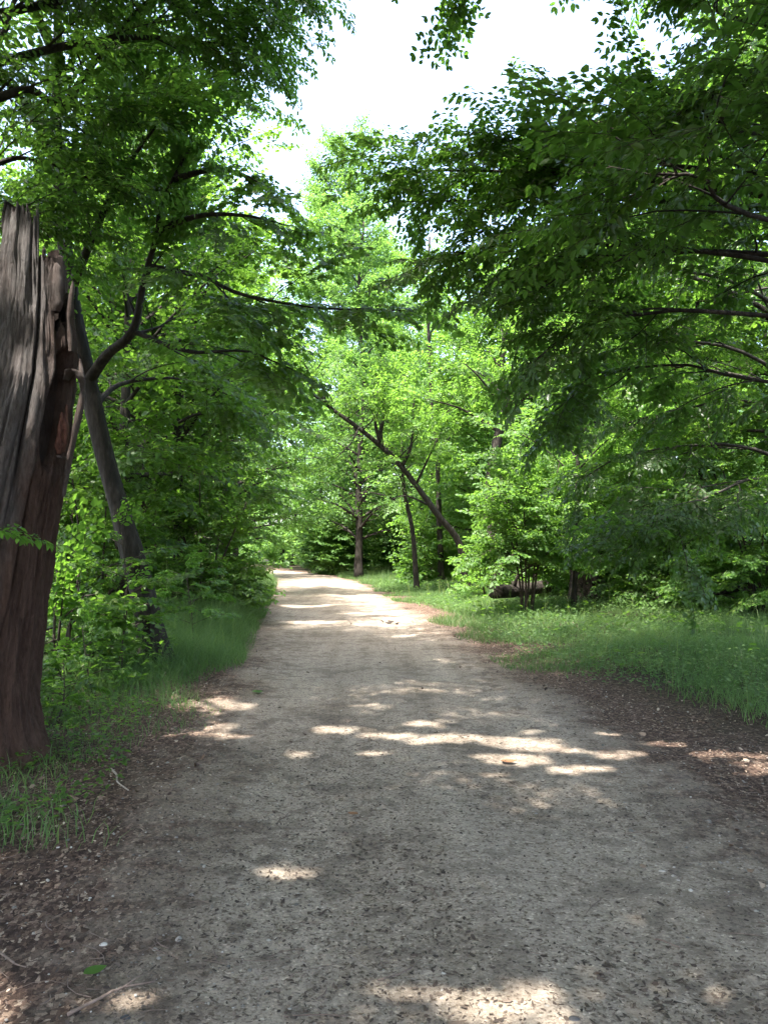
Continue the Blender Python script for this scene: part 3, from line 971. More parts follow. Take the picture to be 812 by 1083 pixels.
# tall oak-like tree off to the left whose high boughs close the upper left corner
T = Tree(14, 1.0, .24, .38, .45)
D0 = np.array([-6.6, 7.6, float(gz(np.array(-6.6), np.array(7.6))) - .1])
P, r = T.stem([D0, D0 + [.2, 0, 4], D0 + [.3, .2, 8], D0 + [0, 0, 16]], .32, .05, 30, 14, .1)
hl([4.8, at(0, 102, 8.6), at(60, 108, 8.8), at(130, 118, 9.1), at(200, 125, 9.4)], .07, t0=.2, dens=.7)
hl([5.3, at(-20, 60, 8.3), at(20, 0, 8.4), at(60, -60, 8.5)], .06, t0=.3, dens=.7)
hl([6.0, at(20, 60, 9.0), at(130, 40, 9.6), at(220, 45, 10.0), at(285, 52, 10.2)], .07, t0=.25, dens=.7)
hl([6.6, at(20, 10, 9.0), at(120, -10, 9.6), at(200, 8, 10.0), at(270, 35, 10.2)], .07, t0=.25, dens=.7)
hl([7.2, at(60, -60, 9.0), at(170, -60, 9.3), at(250, -40, 9.6), at(300, -20, 9.8)], .07, t0=.25)
hl([4.2, at(-20, 180, 8.2), at(40, 170, 8.4), at(100, 190, 8.8)], .05, t0=.2)
hl([3.8, at(-40, 260, 8.2), at(10, 240, 8.6), at(60, 250, 9.0)], .05, t0=.2)
hl([8.4, np.array([-4, 6, 9.2]), np.array([-2, 4, 9.6]), np.array([0, 2.4, 9.6])], .08, t0=.25)
hl([7.4, np.array([-5, 5, 8.2]), np.array([-3.8, 2.6, 8.6]), np.array([-2.6, 0, 8.5])], .08, t0=.25)
hl([9.6, np.array([-4, 7.6, 10.6]), np.array([-2, 7, 11.2]), np.array([-.4, 6.2, 11.2])], .08, t0=.25)
hl([11, np.array([-5, 6, 12]), np.array([-3, 4, 12.6]), np.array([-1.6, 2.4, 12.6])], .08, t0=.25)
hl([6.2, np.array([-7.6, 5, 7]), np.array([-8.6, 3, 7.4])], .06, t0=.25)
hl([9, np.array([-8.2, 9.4, 10]), np.array([-9.4, 11, 10.4])], .06, t0=.25)
for zz, q in [(9.6, [(-4.2, 8.6, 10.8), (-1.6, 9.0, 11.3), (.8, 9.2, 11.2)]), (10.4, [(-4.4, 6.2, 11.4), (-2.2, 5.0, 11.8), (.2, 4.4, 11.6)]),
              (10.8, [(-4.4, 9.6, 12.0), (-2.2, 11.0, 12.8), (-.4, 12.2, 12.8)]), (11.6, [(-4.6, 7.6, 12.8), (-2.0, 7.0, 13.4), (.8, 6.8, 13.2)]),
              (8.8, [(-5.4, 9.6, 9.4), (-4.4, 11.4, 9.8), (-3.6, 13.0, 9.7)]), (9.0, [(-4.6, 5.2, 9.6), (-3.2, 3.0, 10.0), (-1.6, 1.0, 9.8)])]:
    hl([zz] + [np.array(v) for v in q], .08, t0=.15)  # high boughs above the view, added to keep sun off the path
hl([12.5, np.array([-6, 9, 13.6]), np.array([-4.6, 11, 14.2])], .06, t0=.25)
T.finish('broadleaf_tree', 'tall tree spreading a dark bough across the upper left corner above the dead trunk', 'tree', None, D0, 'horn', 'ovate', 'leaf_horn', 'bark')

# the tree that leans across the path from the right
T = Tree(15, 1.3, .34, .55, .45)
E0 = at(495, 608, 30); E0[2] = float(gz(E0[0], E0[1])) - .15
P, r = T.stem([E0, at(486, 575, 30), at(462, 543, 29.8), at(425, 495, 29.5), at(390, 462, 29.3), at(350, 432, 29), at(318, 408, 28.6), at(285, 395, 28.2)], .155, .04, 36, 12, .14)
T.limb([at(400, 472, 29.35), at(405, 440, 29.3), at(406, 408, 29.2), at(402, 380, 29.1)], .09, .02, t0=.5)
T.limb([at(402, 468, 29.35), at(397, 445, 29.1), at(404, 425, 29), at(400, 395, 28.8)], .07, .02, t0=.5)
T.limb([at(425, 495, 29.5), at(435, 470, 29.3), at(436, 440, 29), at(440, 400, 28.8)], .07, .02, t0=.4)
T.limb([at(352, 434, 29), at(330, 405, 28.9), at(322, 385, 28.8), at(300, 370, 28.5)], .08, .02, t0=.3)
T.limb([at(305, 402, 28.5), at(280, 412, 28), at(262, 425, 27.6)], .06, .02, t0=.2)
T.limb([at(290, 397, 28.3), at(265, 380, 27.9), at(245, 365, 27.4)], .06, .02, t0=.2)
T.limb([at(380, 452, 29.2), at(370, 470, 28.6), at(352, 488, 28.2)], .05, .01, t0=.2, dens=.7)
T.limb([at(440, 512, 29.6), at(455, 480, 29), at(470, 450, 28.4)], .06, .01, t0=.3)
T.limb([at(455, 535, 29.8), at(430, 525, 29), at(410, 530, 28.5)], .05, .01, t0=.3, dens=.7)
for k in range(8):
    i = 14 + int(2.4 * k)
    sg = 1 if k % 2 else -1
    T.limb([P[i], P[i] + [.5 * T.rng.normal(), -.9, .5 + .5 * T.rng.random()], P[i] + [.8 * T.rng.normal(), -1.5 * sg - .3, .7 + .9 * T.rng.random()]], .03, .008, 8, t0=.2)
T.finish('leaning_tree', 'slanting dark tree that leans from the right far out across the path', 'tree', None, E0, 'mid', 'broad', 'leaf_mid', 'bark')


# ---------------------------------------------------------------- slim trunks that show beside and behind it
def slim(seed, pts, r0, r1, nm, label, leafm='leaf_mid', spr='mid', shape='broad', limbs=8, L=2.2, t_from=.4, bark='bark', ss=1.2, el=20, cat='tree', group=None, hue=0.0):
    T = Tree(seed, ss, .34, .5, .45)
    pts = [np.asarray(p, float) for p in pts]
    pts[0][2] = float(gz(pts[0][0], pts[0][1])) - .12
    P, r = T.stem(pts, r0, r1, 26, 10, .1)
    rng = T.rng
    az = rng.uniform(0, 6)
    for k in range(limbs):
        t = t_from + (.98 - t_from) * (k + .5) / limbs
        i = min(len(P) - 2, int(t * (len(P) - 1)))
        az += 2.4 + rng.uniform(-.4, .4)
        e = rad(el + 35 * t + rng.uniform(-10, 10))
        l = L * (1.15 - .6 * (t - t_from) / (1 - t_from)) * rng.uniform(.75, 1.15)
        d = np.array([math.cos(az) * math.cos(e), math.sin(az) * math.cos(e), math.sin(e)])
        T.limb([P[i], P[i] + d * l * .5 + [0, 0, .05], P[i] + d * l + [0, 0, -.1 * l]], max(.015, r[i] * .5), .008, 10)
    return T.finish(nm, label, cat, group, pts[0], spr, shape, leafm, bark, hue=hue)


slim(21, [at(189, 596, 17.5), at(188, 540, 17.5), at(187, 470, 17.5), at(190, 380, 17.4), at(185, 250, 17.4), at(190, 120, 17.3)], .15, .04, 'broadleaf_tree', 'slim straight dark trunk standing between the forked tree and the path', 'leaf_maple', 'mid', 'broad', 22, 3.6, .36)
slim(22, [at(441, 602, 32), at(436, 565, 32), at(427, 518, 31.8), at(424, 470, 31.6), at(428, 400, 31.5)], .12, .04, 'young_tree', 'thin dark stem tilted left under the slanting tree', limbs=7, L=2.0, t_from=.5)
slim(23, [at(380, 600, 48), at(380, 560, 48), at(380, 500, 48), at(384, 400, 48), at(380, 300, 48), at(385, 235, 48)], .27, .06, 'broadleaf_tree', 'straight dark trunk on the grass at the bend, right of the path', 'leaf_far', 'far', 'broad', 48, 3.4, .17, ss=1.5)
slim(24, [at(466, 602, 35), at(464, 550, 35), at(462, 480, 35), at(456, 420, 35), at(452, 330, 35), at(455, 250, 35)], .15, .05, 'broadleaf_tree', 'slim upright stem crossing behind the slanting tree', limbs=14, L=3.2, t_from=.35, ss=1.4)
slim(25, [at(523, 590, 25), at(520, 520, 25), at(527, 465, 25), at(536, 430, 25), at(530, 380, 24.8), at(545, 290, 24.6)], .22, .05, 'broadleaf_tree', 'crooked trunk with yellowish upper leaves behind the right hand shrubs', limbs=14, L=2.8, t_from=.45, ss=1.3, hue=.2)
slim(26, [at(740, 590, 19), at(742, 500, 19), at(741, 420, 19), at(738, 330, 19), at(742, 200, 19)], .11, .04, 'young_tree', 'thin straight stem rising behind the pale hanging spray', limbs=14, L=2.4, t_from=.3, ss=1.1)
slim(29, [at(606, 596, 19.2), at(610, 540, 19.2), at(612, 470, 19.2), at(618, 380, 19.2), at(615, 300, 19.2)], .07, .03, 'young_tree', 'slender leafy young tree standing over the tree stump', limbs=18, L=2.2, t_from=.25, ss=1.1)  # added to shade the stump and thicken the leaves on the right
slim(27, [at(340, 598, 62), at(341, 560, 62), at(338, 500, 62)], .16, .06, 'young_tree', 'small bright leaved tree at the far bend of the path', 'leaf_light', 'far', 'broad', 12, 3.0, .25, ss=1.6)
slim(28, [at(240, 600, 52), at(242, 540, 52), at(238, 440, 52), at(245, 300, 52)], .2, .06, 'broadleaf_tree', 'slender tree at the inner side of the far bend, left of the path', 'leaf_far', 'far', 'broad', 16, 4.0, .2, ss=1.8)

# ---------------------------------------------------------------- woodland trees one can tell apart
WOOD = [
    # seed, px, Y, H, crown base, crown radius, r0, name, label, leaf
    (31, 362, 64, 41, 11, 9.5, .2, 'broadleaf_tree', 'very tall pale crown rising highest at the end of the path', 'leaf_far'),
    (32, 455, 46, 19, 2.5, 6.5, .28, 'broadleaf_tree', 'rounded bright crown behind the slanting tree, under the gap of sky', 'leaf_far'),
    (33, 560, 38, 17, 2.5, 6.0, .26, 'broadleaf_tree', 'bright leafy tree behind the crooked trunk', 'leaf_mid'),
    (44, 520, 38, 17, 1.5, 5.2, .16, 'broadleaf_tree', 'rounded leafy tree whose crown closes in behind the middle of the slanting tree', 'leaf_mid'),
    (45, 405, 56, 24, 2.0, 6.5, .2, 'broadleaf_tree', 'rounded tree behind the straight trunk, under the tallest crown', 'leaf_far'),
    (46, 250, 46, 22, 1.5, 5.6, .2, 'broadleaf_tree', 'full green tree above the inner side of the bend', 'leaf_far'),
    (34, 235, 30, 15, 1.6, 4.6, .22, 'broadleaf_tree', 'bright leafy tree edging the path on the left, before the bend', 'leaf_mid'),
    (35, 190, 40, 22, 3, 6.5, .30, 'broadleaf_tree', 'tall tree rising behind the slim trunk on the left', 'leaf_mid'),
    (36, 850, 18, 17, 5.0, 5.6, .25, 'broadleaf_tree', 'tall sunlit tree filling the upper right corner behind the dark branches', 'leaf_light'),
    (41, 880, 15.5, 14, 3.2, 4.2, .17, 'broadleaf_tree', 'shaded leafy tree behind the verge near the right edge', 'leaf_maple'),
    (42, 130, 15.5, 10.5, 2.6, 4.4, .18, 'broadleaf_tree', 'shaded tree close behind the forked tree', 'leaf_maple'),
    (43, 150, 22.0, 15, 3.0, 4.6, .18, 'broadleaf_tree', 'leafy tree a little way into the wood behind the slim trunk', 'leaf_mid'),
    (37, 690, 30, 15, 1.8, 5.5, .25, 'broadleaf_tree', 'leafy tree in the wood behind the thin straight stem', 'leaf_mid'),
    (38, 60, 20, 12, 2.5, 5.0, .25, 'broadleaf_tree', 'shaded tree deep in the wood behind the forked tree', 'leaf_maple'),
    (39, 120, 30, 14, 2, 6.0, .28, 'broadleaf_tree', 'tree in the shaded wood between the dead trunk and the slim trunk', 'leaf_maple'),
    (40, 620, 52, 22, 2, 7.5, .3, 'broadleaf_tree', 'tall tree far behind the wood above the tree stump', 'leaf_far'),
]
for sd, px, Y, H, cb, cr, r0, nm, lab, lf in WOOD:
    x = (px - 406) / FOC * Y
    farv = Y > 34
    T, b = auto_tree(sd, x, Y, H, cb, cr, r0, (0, 0), int(16 + H * 1.2), 1.7 if farv else 1.4, .34 if farv else .32, .58 if farv else .5, dens=1.0)
    T.finish(nm, lab, 'tree', None, b, 'far' if farv else 'mid', 'tuft' if farv else 'broad', lf, 'bark', twigs=not farv)
# ================================================================= understory shrubs
def shrub(seed, px, Y, Hh, cr, nm, label, leafm='leaf_mid', nst=5, ss=.9, spr='mid', shape='broad', dens=1.0, x=None, group=None, hue=0.0, low=.22):
    T = Tree(seed, ss, .24, .4, .5)
    rng = T.rng
    x = (px - 406) / FOC * Y if x is None else x
    b = np.array([x, Y, float(gz(np.array(x), np.array(Y))) - .06])
    for k in range(nst):
        a = 6.28 * k / nst + rng.uniform(-.5, .5)
        o = b + [.12 * math.cos(a), .12 * math.sin(a), 0]
        tip = b + np.array([math.cos(a) * cr * rng.uniform(.2, .6), math.sin(a) * cr * rng.uniform(.2, .6), Hh * rng.uniform(.75, 1.05)])
        q = smooth_path(np.array([o, o * .65 + tip * .35 + rng.normal(0, .08, 3) * [1, 1, 0] - (tip - o) * [.12, .12, 0], tip]), 12)
        V, F = tube(q, np.linspace(.035, .01, 12), 5, .1, seed + k)
        T.trunk.add(V, F)
        nlm = max(3, int(Hh * 2.4))
        az = rng.uniform(0, 6)
        for m in range(nlm):
            t = low + (1 - low) * (m + rng.uniform(0, .6)) / nlm
            i = min(10, int(t * 11))
            az += 2.4
            e = rad(rng.uniform(0, 40))
            l = cr * rng.uniform(.5, .85) * (1.1 - .55 * t)
            d = np.array([math.cos(az) * math.cos(e), math.sin(az) * math.cos(e), math.sin(e)])
            T.limb([q[i], q[i] + d * l * .5 + [0, 0, .05 * l], q[i] + d * l - [0, 0, .08 * l]], .014, .005, 8, sec=l > 1.0, dens=dens)
        T.twiggy(q, None, .7, dens)
    return T.finish(nm, label, 'shrub', group, b, spr, shape, leafm, 'twig', twigs=Y < 28, hue=hue)


SHRUBS = [
    (51, 556, 18.5, 3.9, 1.9, 'shrub', 'many stemmed shrub with layered leaves growing beside the fallen log', 'leaf_mid', 6),
    (66, 580, 27.0, 3.6, 2.2, 'shrub', 'low dark shrub filling the wood between the fallen log and the stump', 'leaf_mid', 6),
    (67, 520, 24.0, 2.0, 1.2, 'shrub', 'low bush behind the dark log end at the foot of the crooked trunk', 'leaf_mid', 5),
    (52, 640, 22.5, 4.8, 2.6, 'shrub', 'broad bright shrub behind the tree stump', 'leaf_mid', 6),
    (53, 720, 19.5, 4.2, 2.4, 'shrub', 'dark leafy shrub in the shade behind the pale hanging spray', 'leaf_mid', 5),
    (54, 800, 17.0, 4.4, 2.6, 'shrub', 'shaded shrub at the right edge behind the verge', 'leaf_mid', 5),
    (55, 540, 27.5, 3.6, 1.9, 'shrub', 'shrub hiding the foot of the slanting tree', 'leaf_mid', 5),
    (56, 450, 36.0, 3.2, 2.0, 'shrub', 'low shrub under the thin tilted stem at the grass edge', 'leaf_mid', 5),
    (57, 222, 24.0, 4.0, 1.6, 'shrub', 'leafy shrub hanging over the left edge of the path before the bend', 'leaf_mid', 5),
    (58, 215, 17.0, 3.4, 1.8, 'shrub', 'bushy shrub at the foot of the slim trunk on the left', 'leaf_maple', 5),
    (59, 105, 14.0, 3.2, 1.9, 'shrub', 'dark shrub in the shade right behind the forked tree', 'leaf_maple', 5),
    (60, 70, 9.3, 1.4, .9, 'shrub', 'shaded shrub between the dead trunk and the forked tree', 'leaf_maple', 5),
    (61, 20, 17.0, 4.5, 2.6, 'shrub', 'tall shaded shrub behind the dead trunk', 'leaf_maple', 5),
    (62, 420, 56.0, 4.5, 3.0, 'shrub', 'pale shrub behind the straight trunk at the bend', 'leaf_far', 6),
    (63, 350, 57.0, 5.0, 3.2, 'shrub', 'hazy pale shrub closing the far end of the path', 'leaf_far', 6),
    (64, 590, 30.0, 5.2, 2.8, 'shrub', 'bright shrub between the crooked trunk and the tree stump', 'leaf_mid', 6),
    (65, 150, 23.0, 4.6, 2.4, 'shrub', 'shrub in the wood left of the slim trunk', 'leaf_mid', 5),
]
for sd, px, Y, Hh, cr, nm, lab, lf, ns in SHRUBS:
    big = Y > 28
    shrub(sd, px, Y, Hh, cr, nm, lab, lf, ns, 1.3 if big else .9, 'far' if big else 'mid', low={51: .5, 53: .08, 54: .08, 52: .06, 66: .05, 67: .05}.get(sd, .22))

# saplings with light leaves in the sun spots on the left
def sapling(seed, px, py, Y, Hh, nm, label, leafm='leaf_light', n=5, ss=.4):
    T = Tree(seed, ss, .16, .3, .4)
    rng = T.rng
    p = at(px, py, Y)
    b = np.array([p[0], p[1], float(gz(p[0], p[1])) - .03])
    tip = b + np.array([rng.normal(0, .15), rng.normal(0, .15), Hh])
    q = smooth_path(np.array([b, b * .5 + tip * .5 + rng.normal(0, .05, 3), tip]), 10)
    V, F = tube(q, np.linspace(.012, .004, 10), 5)
    T.trunk.add(V, F)
    az = rng.uniform(0, 6)
    for k in range(n):
        i = 3 + int(6 * k / n)
        az += 2.4
        d = np.array([math.cos(az), math.sin(az), .35])
        l = Hh * .38 * rng.uniform(.7, 1.1)
        T.limb([q[i], q[i] + d * l * .5, q[i] + d * l - [0, 0, .05]], .006, .003, 6, sec=False, t0=.2)
    T.sprays.append((q[-1], np.array([.4, -.2, .6]), ss))
    return T.finish(nm, label, 'sapling', None, b, 'maple', 'broad', leafm, 'twig', crown='leaves')


sapling(71, 128, 760, 9.3, 1.15, 'sapling', 'pale leaved sapling in front of the forked tree trunk')
sapling(77, 122, 745, 9.5, 1.9, 'sapling', 'taller leafy sapling covering the lower half of the forked tree trunk', 'leaf_maple', n=8, ss=.45)
sapling(72, 100, 765, 8.4, .8, 'sapling', 'small spindly sapling in the sun beside the dead trunk', ss=.3)
sapling(73, 205, 700, 13, 1.3, 'sapling', 'light green sapling by the tall grass on the left verge', n=6)
sapling(74, 60, 800, 7.2, .55, 'sapling', 'knee high seedling at the foot of the dead trunk', 'leaf_maple', ss=.3)
sapling(75, 205, 725, 12.2, 1.3, 'sapling', 'sapling with broad bright leaves right of the forked tree trunk', n=7)

# leafy twig poking in front of the dead trunk from the left
T = Tree(76, .34, .14, .3, .4)
b = np.array([-2.45, 4.0, float(gz(np.array(-2.45), np.array(4.0))) - .03])
T.trunk.add(*tube(smooth_path(np.array([b, b + [.02, 0, .8], at(-30, 590, 4.2), at(-6, 556, 4.2)]), 14), np.linspace(.012, .004, 14), 5))
T.sprays += [(at(-8, 560, 4.2), unit([1, .1, -.05]), .30)]
T.finish('sapling', 'leafy twig poking in front of the dead trunk at the left edge', 'sapling', None, b, 'maple', 'ovate', 'leaf_light', 'twig', prune=False, crown='leaves')

# ================================================================= logs, stump
def log(nm, label, p0, p1, r0, r1, seed, bark='deadwood', stub=True):
    p0, p1 = np.asarray(p0, float), np.asarray(p1, float)
    root = thing(nm, [*(p0[:2] * .5 + p1[:2] * .5), float(gz(p0[0], p0[1]))], label, 'log')
    o = np.array(root.location)
    P = smooth_path(np.array([p0, p0 * .6 + p1 * .4 + [0, .05, -.04], p1]), 22)
    V, F = tube(P, np.linspace(r0, r1, 22), 16, .14, seed)
    build('bark', V - o, [(f, 0) for f in F], [M[bark]], root, smooth=True)
    if stub:
        d = unit(p1 - p0)
        q = P[7]
        V, F = tube(np.array([q, q + [.05, -.12, .25], q + [.12, -.2, .5]]), [.07, .05, .03], 7, .1, seed + 1)
        build('branch_stub', V - o, [(f, 0) for f in F], [M[bark]], root, smooth=True)
    return root


def onz(px, py, Y, up):
    p = at(px, py, Y)
    p[2] = float(gz(p[0], p[1])) + up
    return p


log('fallen_log', 'thick dark fallen log lying end on at the grass edge beside the shrub', onz(524, 640, 20.5, .42), onz(590, 635, 23.5, .42), .20, .17, 81)
log('fallen_log', 'long grey log lying level behind the shrub, left of the stump', onz(545, 640, 23.0, .42), onz(614, 632, 25.2, .45), .17, .14, 82, 'deadwood')
log('fallen_log', 'thin fallen bole lying right of the tree stump under the pale spray', onz(640, 640, 21.5, .25), onz(770, 632, 22.0, .4), .17, .11, 83)
log('fallen_log', 'fallen branch leaning up in the shade at the right edge of the wood', onz(690, 640, 18.5, .2), onz(830, 632, 17.5, .75), .10, .07, 84, 'bark_grey', False)


def stump():
    p = onz(618, 640, 21.0, 0)
    root = thing('tree_stump', p, 'short dark broken stump standing in the grass between the fallen logs', 'stump')
    na, nh = 60, 30
    th = np.linspace(0, 2 * PI, na, endpoint=False)[None]
    H = 1.0 + .22 * snoise(np.cos(th) * 2, np.sin(th) * 2, 0, 3, 91) + .08 * snoise(np.cos(th) * 6, np.sin(th) * 6, 0, 4, 92)
    s = np.linspace(0, 1, nh)[:, None]
    Z = s * H - .1
    R_ = .36 + .2 * np.exp(-np.clip(Z, 0, 9) / .2) + .03 * np.cos(5 * th) + .02 * snoise(np.cos(th) * 5, np.sin(th) * 5, Z, 4, 93)
    V1 = np.stack([R_ * np.cos(th), R_ * np.sin(th), Z], -1)
    V2 = np.stack([R_[-1:] * .8 * np.cos(th), R_[-1:] * .8 * np.sin(th), Z[-1:] - .08], -1)
    V3 = np.stack([R_[-1:] * .3 * np.cos(th), R_[-1:] * .3 * np.sin(th), Z[-1:] * 0 + .55], -1)
    V = np.concatenate([V1, V2, V3]).reshape(-1, 3)
    i, j = np.meshgrid(np.arange(nh + 1), np.arange(na), indexing='ij')
    i = i.ravel(); j = j.ravel(); k = (j + 1) % na
    build('stump_body', V, [(np.stack([i * na + j, i * na + k, (i + 1) * na + k, (i + 1) * na + j], -1), 0)], [M['deadwood']], root, smooth=True)


stump()

# ================================================================= grass, ground plants, litter
rg = np.random.default_rng(99)


def blades(n, sampler, h, w, name, droop=.5, hue=0.0):
    x, y, hs = sampler(n)
    n = len(x)
    z = gz(x, y) - .01
    a = rg.uniform(0, 2 * PI, n)
    hh = h * hs * rg.uniform(.5, 1.25, n)
    ww = w * rg.uniform(.6, 1.3, n) * (.6 + y / 25)
    lean = hh * droop * rg.uniform(.2, 1.5, n)
    dx, dy = np.cos(a), np.sin(a)
    b = rg.uniform(0, 2 * PI, n)
    sx, sy = np.cos(b) * ww / 2, np.sin(b) * ww / 2
    pos = lambda t, k: (np.stack([x + dx * lean * t ** 2 + k * sx, y + dy * lean * t ** 2 + k * sy, z + hh * t * (1 - .22 * t * lean / hh)], -1))
    V = np.stack([pos(0, -1), pos(0, 1), pos(.5, .8), pos(.5, -.8), pos(1, 0)], 1).reshape(-1, 3)
    o = np.arange(n)[:, None] * 5
    rnd = np.clip(rg.normal(.45, .2, n) + .25 * snoise(x, y, 0, 1.6, 71) + hue, 0, 1)
    ob = build(name, V, [(o + np.array([[0, 1, 2, 3]]), 0), (o + np.array([[3, 2, 4]]), 0)], [M['grass']], fattr={'rnd': np.concatenate([rnd, rnd])})
    return tag(ob, kind='stuff')


def right_verge(n):
    y = 5.5 * (62 / 5.5) ** rg.uniform(0, 1, n)
    u = rg.uniform(0, 1, n) ** 1.25 * 13
    x = path_c(y) + path_hw(y) + .15 + u
    d = u + .15
    grow = smooth01(.2, 1.1, d + .8 * snoise(x, y, 0, 1.7, 72) - 1.2 * smooth01(12.5, 7.0, y))
    far = 1 - smooth01(8, 13, d + 1.5 * snoise(x, y, 0, .8, 73))
    k = (rg.uniform(0, 1, n) < grow * far)
    hs = .5 + .6 * smooth01(.2, 2.2, d) + .3 * snoise(x, y, 0, 1.2, 74) + .35 * snoise(x, y, 0, 3.4, 78)
    return x[k], y[k], np.clip(hs[k], .25, 1.5) * (1 + .5 * smooth01(20, 45, y[k])) * (.5 + .5 * smooth01(7, 13, y[k]))


def left_verge(n):
    y = 4.0 * (75 / 4.0) ** rg.uniform(0, 1, n)
    u = rg.uniform(0, 1, n) ** 1.3 * 4.5
    x = path_c(y) - path_hw(y) - .1 - u
    d = u + .1
    near = smooth01(11.5, 6.5, y)
    grow = smooth01(.1, .7, d + .4 * snoise(x, y, 0, 1.9, 75) - .5 * near) * (1 - .3 * near)
    far = 1 - smooth01(2.2, 4.2, d + .6 * snoise(x, y, 0, 1.0, 76))
    k = rg.uniform(0, 1, n) < grow * far * (1 - .72 * near)
    hs = .6 + .8 * smooth01(.1, .9, d) + .3 * snoise(x, y, 0, 1.5, 77)
    return x[k], y[k], np.clip(hs[k], .2, 1.6) * (1 + .25 * smooth01(9, 14, y[k])) * (.28 + .72 * (1 - near[k]))


blades(230000, right_verge, .21, .008, 'verge_grass', .8)
blades(110000, left_verge, .42, .008, 'verge_grass', .8)
blades(2600, right_verge, .62, .006, 'dry_stalks', .35, .6)
blades(1500, left_verge, .80, .006, 'dry_stalks', .35, .6)


def ground_leaves(n, xr, yr, size, name, mat, cond, h=(.02, .25), shape='ovate', hue=0.0):
    y = yr[0] * (yr[1] / yr[0]) ** rg.uniform(0, 1, n)
    x = rg.uniform(xr[0], xr[1], n) * (1 + 0 * y)
    k = cond(x, y)
    x, y = x[k], y[k]
    n = len(x)
    z = gz(x, y) + rg.uniform(h[0], h[1], n)
    a = rg.uniform(0, 2 * PI, n)
    X = unit(np.stack([np.cos(a), np.sin(a), rg.uniform(-.5, .5, n)], -1))
    Nn = np.stack([rg.normal(0, .35, n), rg.normal(0, .35, n), np.ones(n)], -1)
    Nn = unit(Nn - X * (Nn * X).sum(1, keepdims=True))
    S = size * rg.uniform(.5, 1.25, n) * (.8 + y / 40)
    e = np.zeros((0, 3))
    ob = crown_mesh(name, (np.stack([x, y, z], -1), X, Nn, S, e, e, np.zeros(0)), shape, mat, rg, None, (0, 0, 0), hue)
    return tag(ob, kind='stuff')


def side_dist(x, y):
    return path_d(x, y)


ground_leaves(70000, (-1, 16), (7, 40), .052, 'verge_weeds', 'grass', lambda x, y: (x > path_c(y)) & (side_dist(x, y) > .7 + .4 * snoise(x, y, 0, 2, 81)) & (side_dist(x, y) < 11)
              & (snoise(x, y, 0, 1.1, 82) > -.4) & (side_dist(x, y) > 1.7 * smooth01(11, 7.5, y)))
ground_leaves(9000, (-1, 16), (8, 40), .10, 'verge_weeds', 'leaf_maple', lambda x, y: (x > path_c(y)) & (side_dist(x, y) > 1.0) & (side_dist(x, y) < 11) & (snoise(x, y, 0, 1.6, 92) > .25) & (side_dist(x, y) > 2.2 * smooth01(11, 7.5, y)), (.05, .32))
ground_leaves(60000, (-18, -1), (4.2, 40), .085, 'undergrowth', 'leaf_maple', lambda x, y: (x < path_c(y)) & (side_dist(x, y) > 1.0 + .7 * smooth01(9, 6, y) + .4 * snoise(x, y, 0, 2, 83)) & (snoise(x, y, 0, 1.3, 84) > -.5), (.03, .55))
ground_leaves(9000, (-5, -1.2), (3.0, 8), .055, 'undergrowth', 'leaf_maple', lambda x, y: (side_dist(x, y) > .75 + .5 * snoise(x, y, 0, 2.2, 86)) & (snoise(x, y, 0, 2.4, 87) > -.1), (.01, .14), hue=.1)
ground_leaves(30000, (3, 26), (13, 60), .10, 'undergrowth', 'leaf_mid', lambda x, y: (side_dist(x, y) > 6.2 + 1.8 * snoise(x, y, 0, .9, 85)), (.05, .9))


# dead leaves, bark crumbs and stones
def scraps(n, name, size, cols, cond, yr=(1.9, 16), xr=(-5, 7), lift=.004, aspect=(.35, .8), tilt=.35, curl=.12):
    y = yr[0] * (yr[1] / yr[0]) ** rg.uniform(0, 1, n)
    x = rg.uniform(xr[0], xr[1], n)
    k = rg.uniform(0, 1, n) < cond(x, y)
    x, y = x[k], y[k]
    n = len(x)
    S = np.minimum(size * np.exp(rg.normal(0, .45, n)), size * 1.7)
    A = rg.uniform(*aspect, n)
    a = rg.uniform(0, 2 * PI, n)
    X = unit(np.stack([np.cos(a), np.sin(a), rg.normal(0, tilt * .6, n)], -1))
    Nn = np.stack([rg.normal(0, tilt, n), rg.normal(0, tilt, n), np.ones(n)], -1)
    Nn = unit(Nn - X * (Nn * X).sum(1, keepdims=True))
    Yv = np.cross(Nn, X)
    c = np.stack([x, y, gz(x, y) + lift + S * .12 + .012], -1)
    m = 6
    ang = np.linspace(0, 2 * PI, m, endpoint=False)
    rr = rg.uniform(.55, 1.1, (n, m))
    ca, sa = np.cos(ang)[None] * rr, np.sin(ang)[None] * rr
    V = c[:, None] + S[:, None, None] * .5 * (ca[..., None] * X[:, None] + (sa * A[:, None])[..., None] * Yv[:, None] + ((ca ** 2 - .4) * curl * 2 * rg.uniform(-1, 1.3, n)[:, None])[..., None] * Nn[:, None])
    o = np.arange(n)[:, None] * m
    me = build(name, V.reshape(-1, 3), [(o + np.array([[0, 1, 2, 3]]), 0), (o + np.array([[0, 3, 4, 5]]), 0)], [cols], fattr={'rnd': np.tile(rg.uniform(0, 1, n), 2)})
    return tag(me, kind='stuff')


def litter_mat(name, stops):
    m, nt = newmat(name)
    a = N(nt, 'ShaderNodeAttribute'); a.attribute_name = 'rnd'
    r = ramp(nt, stops, a.outputs['Fac'])
    pr = N(nt, 'ShaderNodeBsdfPrincipled')
    nt.links.new(r.outputs[0], pr.inputs['Base Color'])
    pr.inputs['Roughness'].default_value = .8
    pr.inputs['Specular IOR Level'].default_value = .25
    out = N(nt, 'ShaderNodeOutputMaterial')
    nt.links.new(pr.outputs[0], out.inputs[0])
    return m


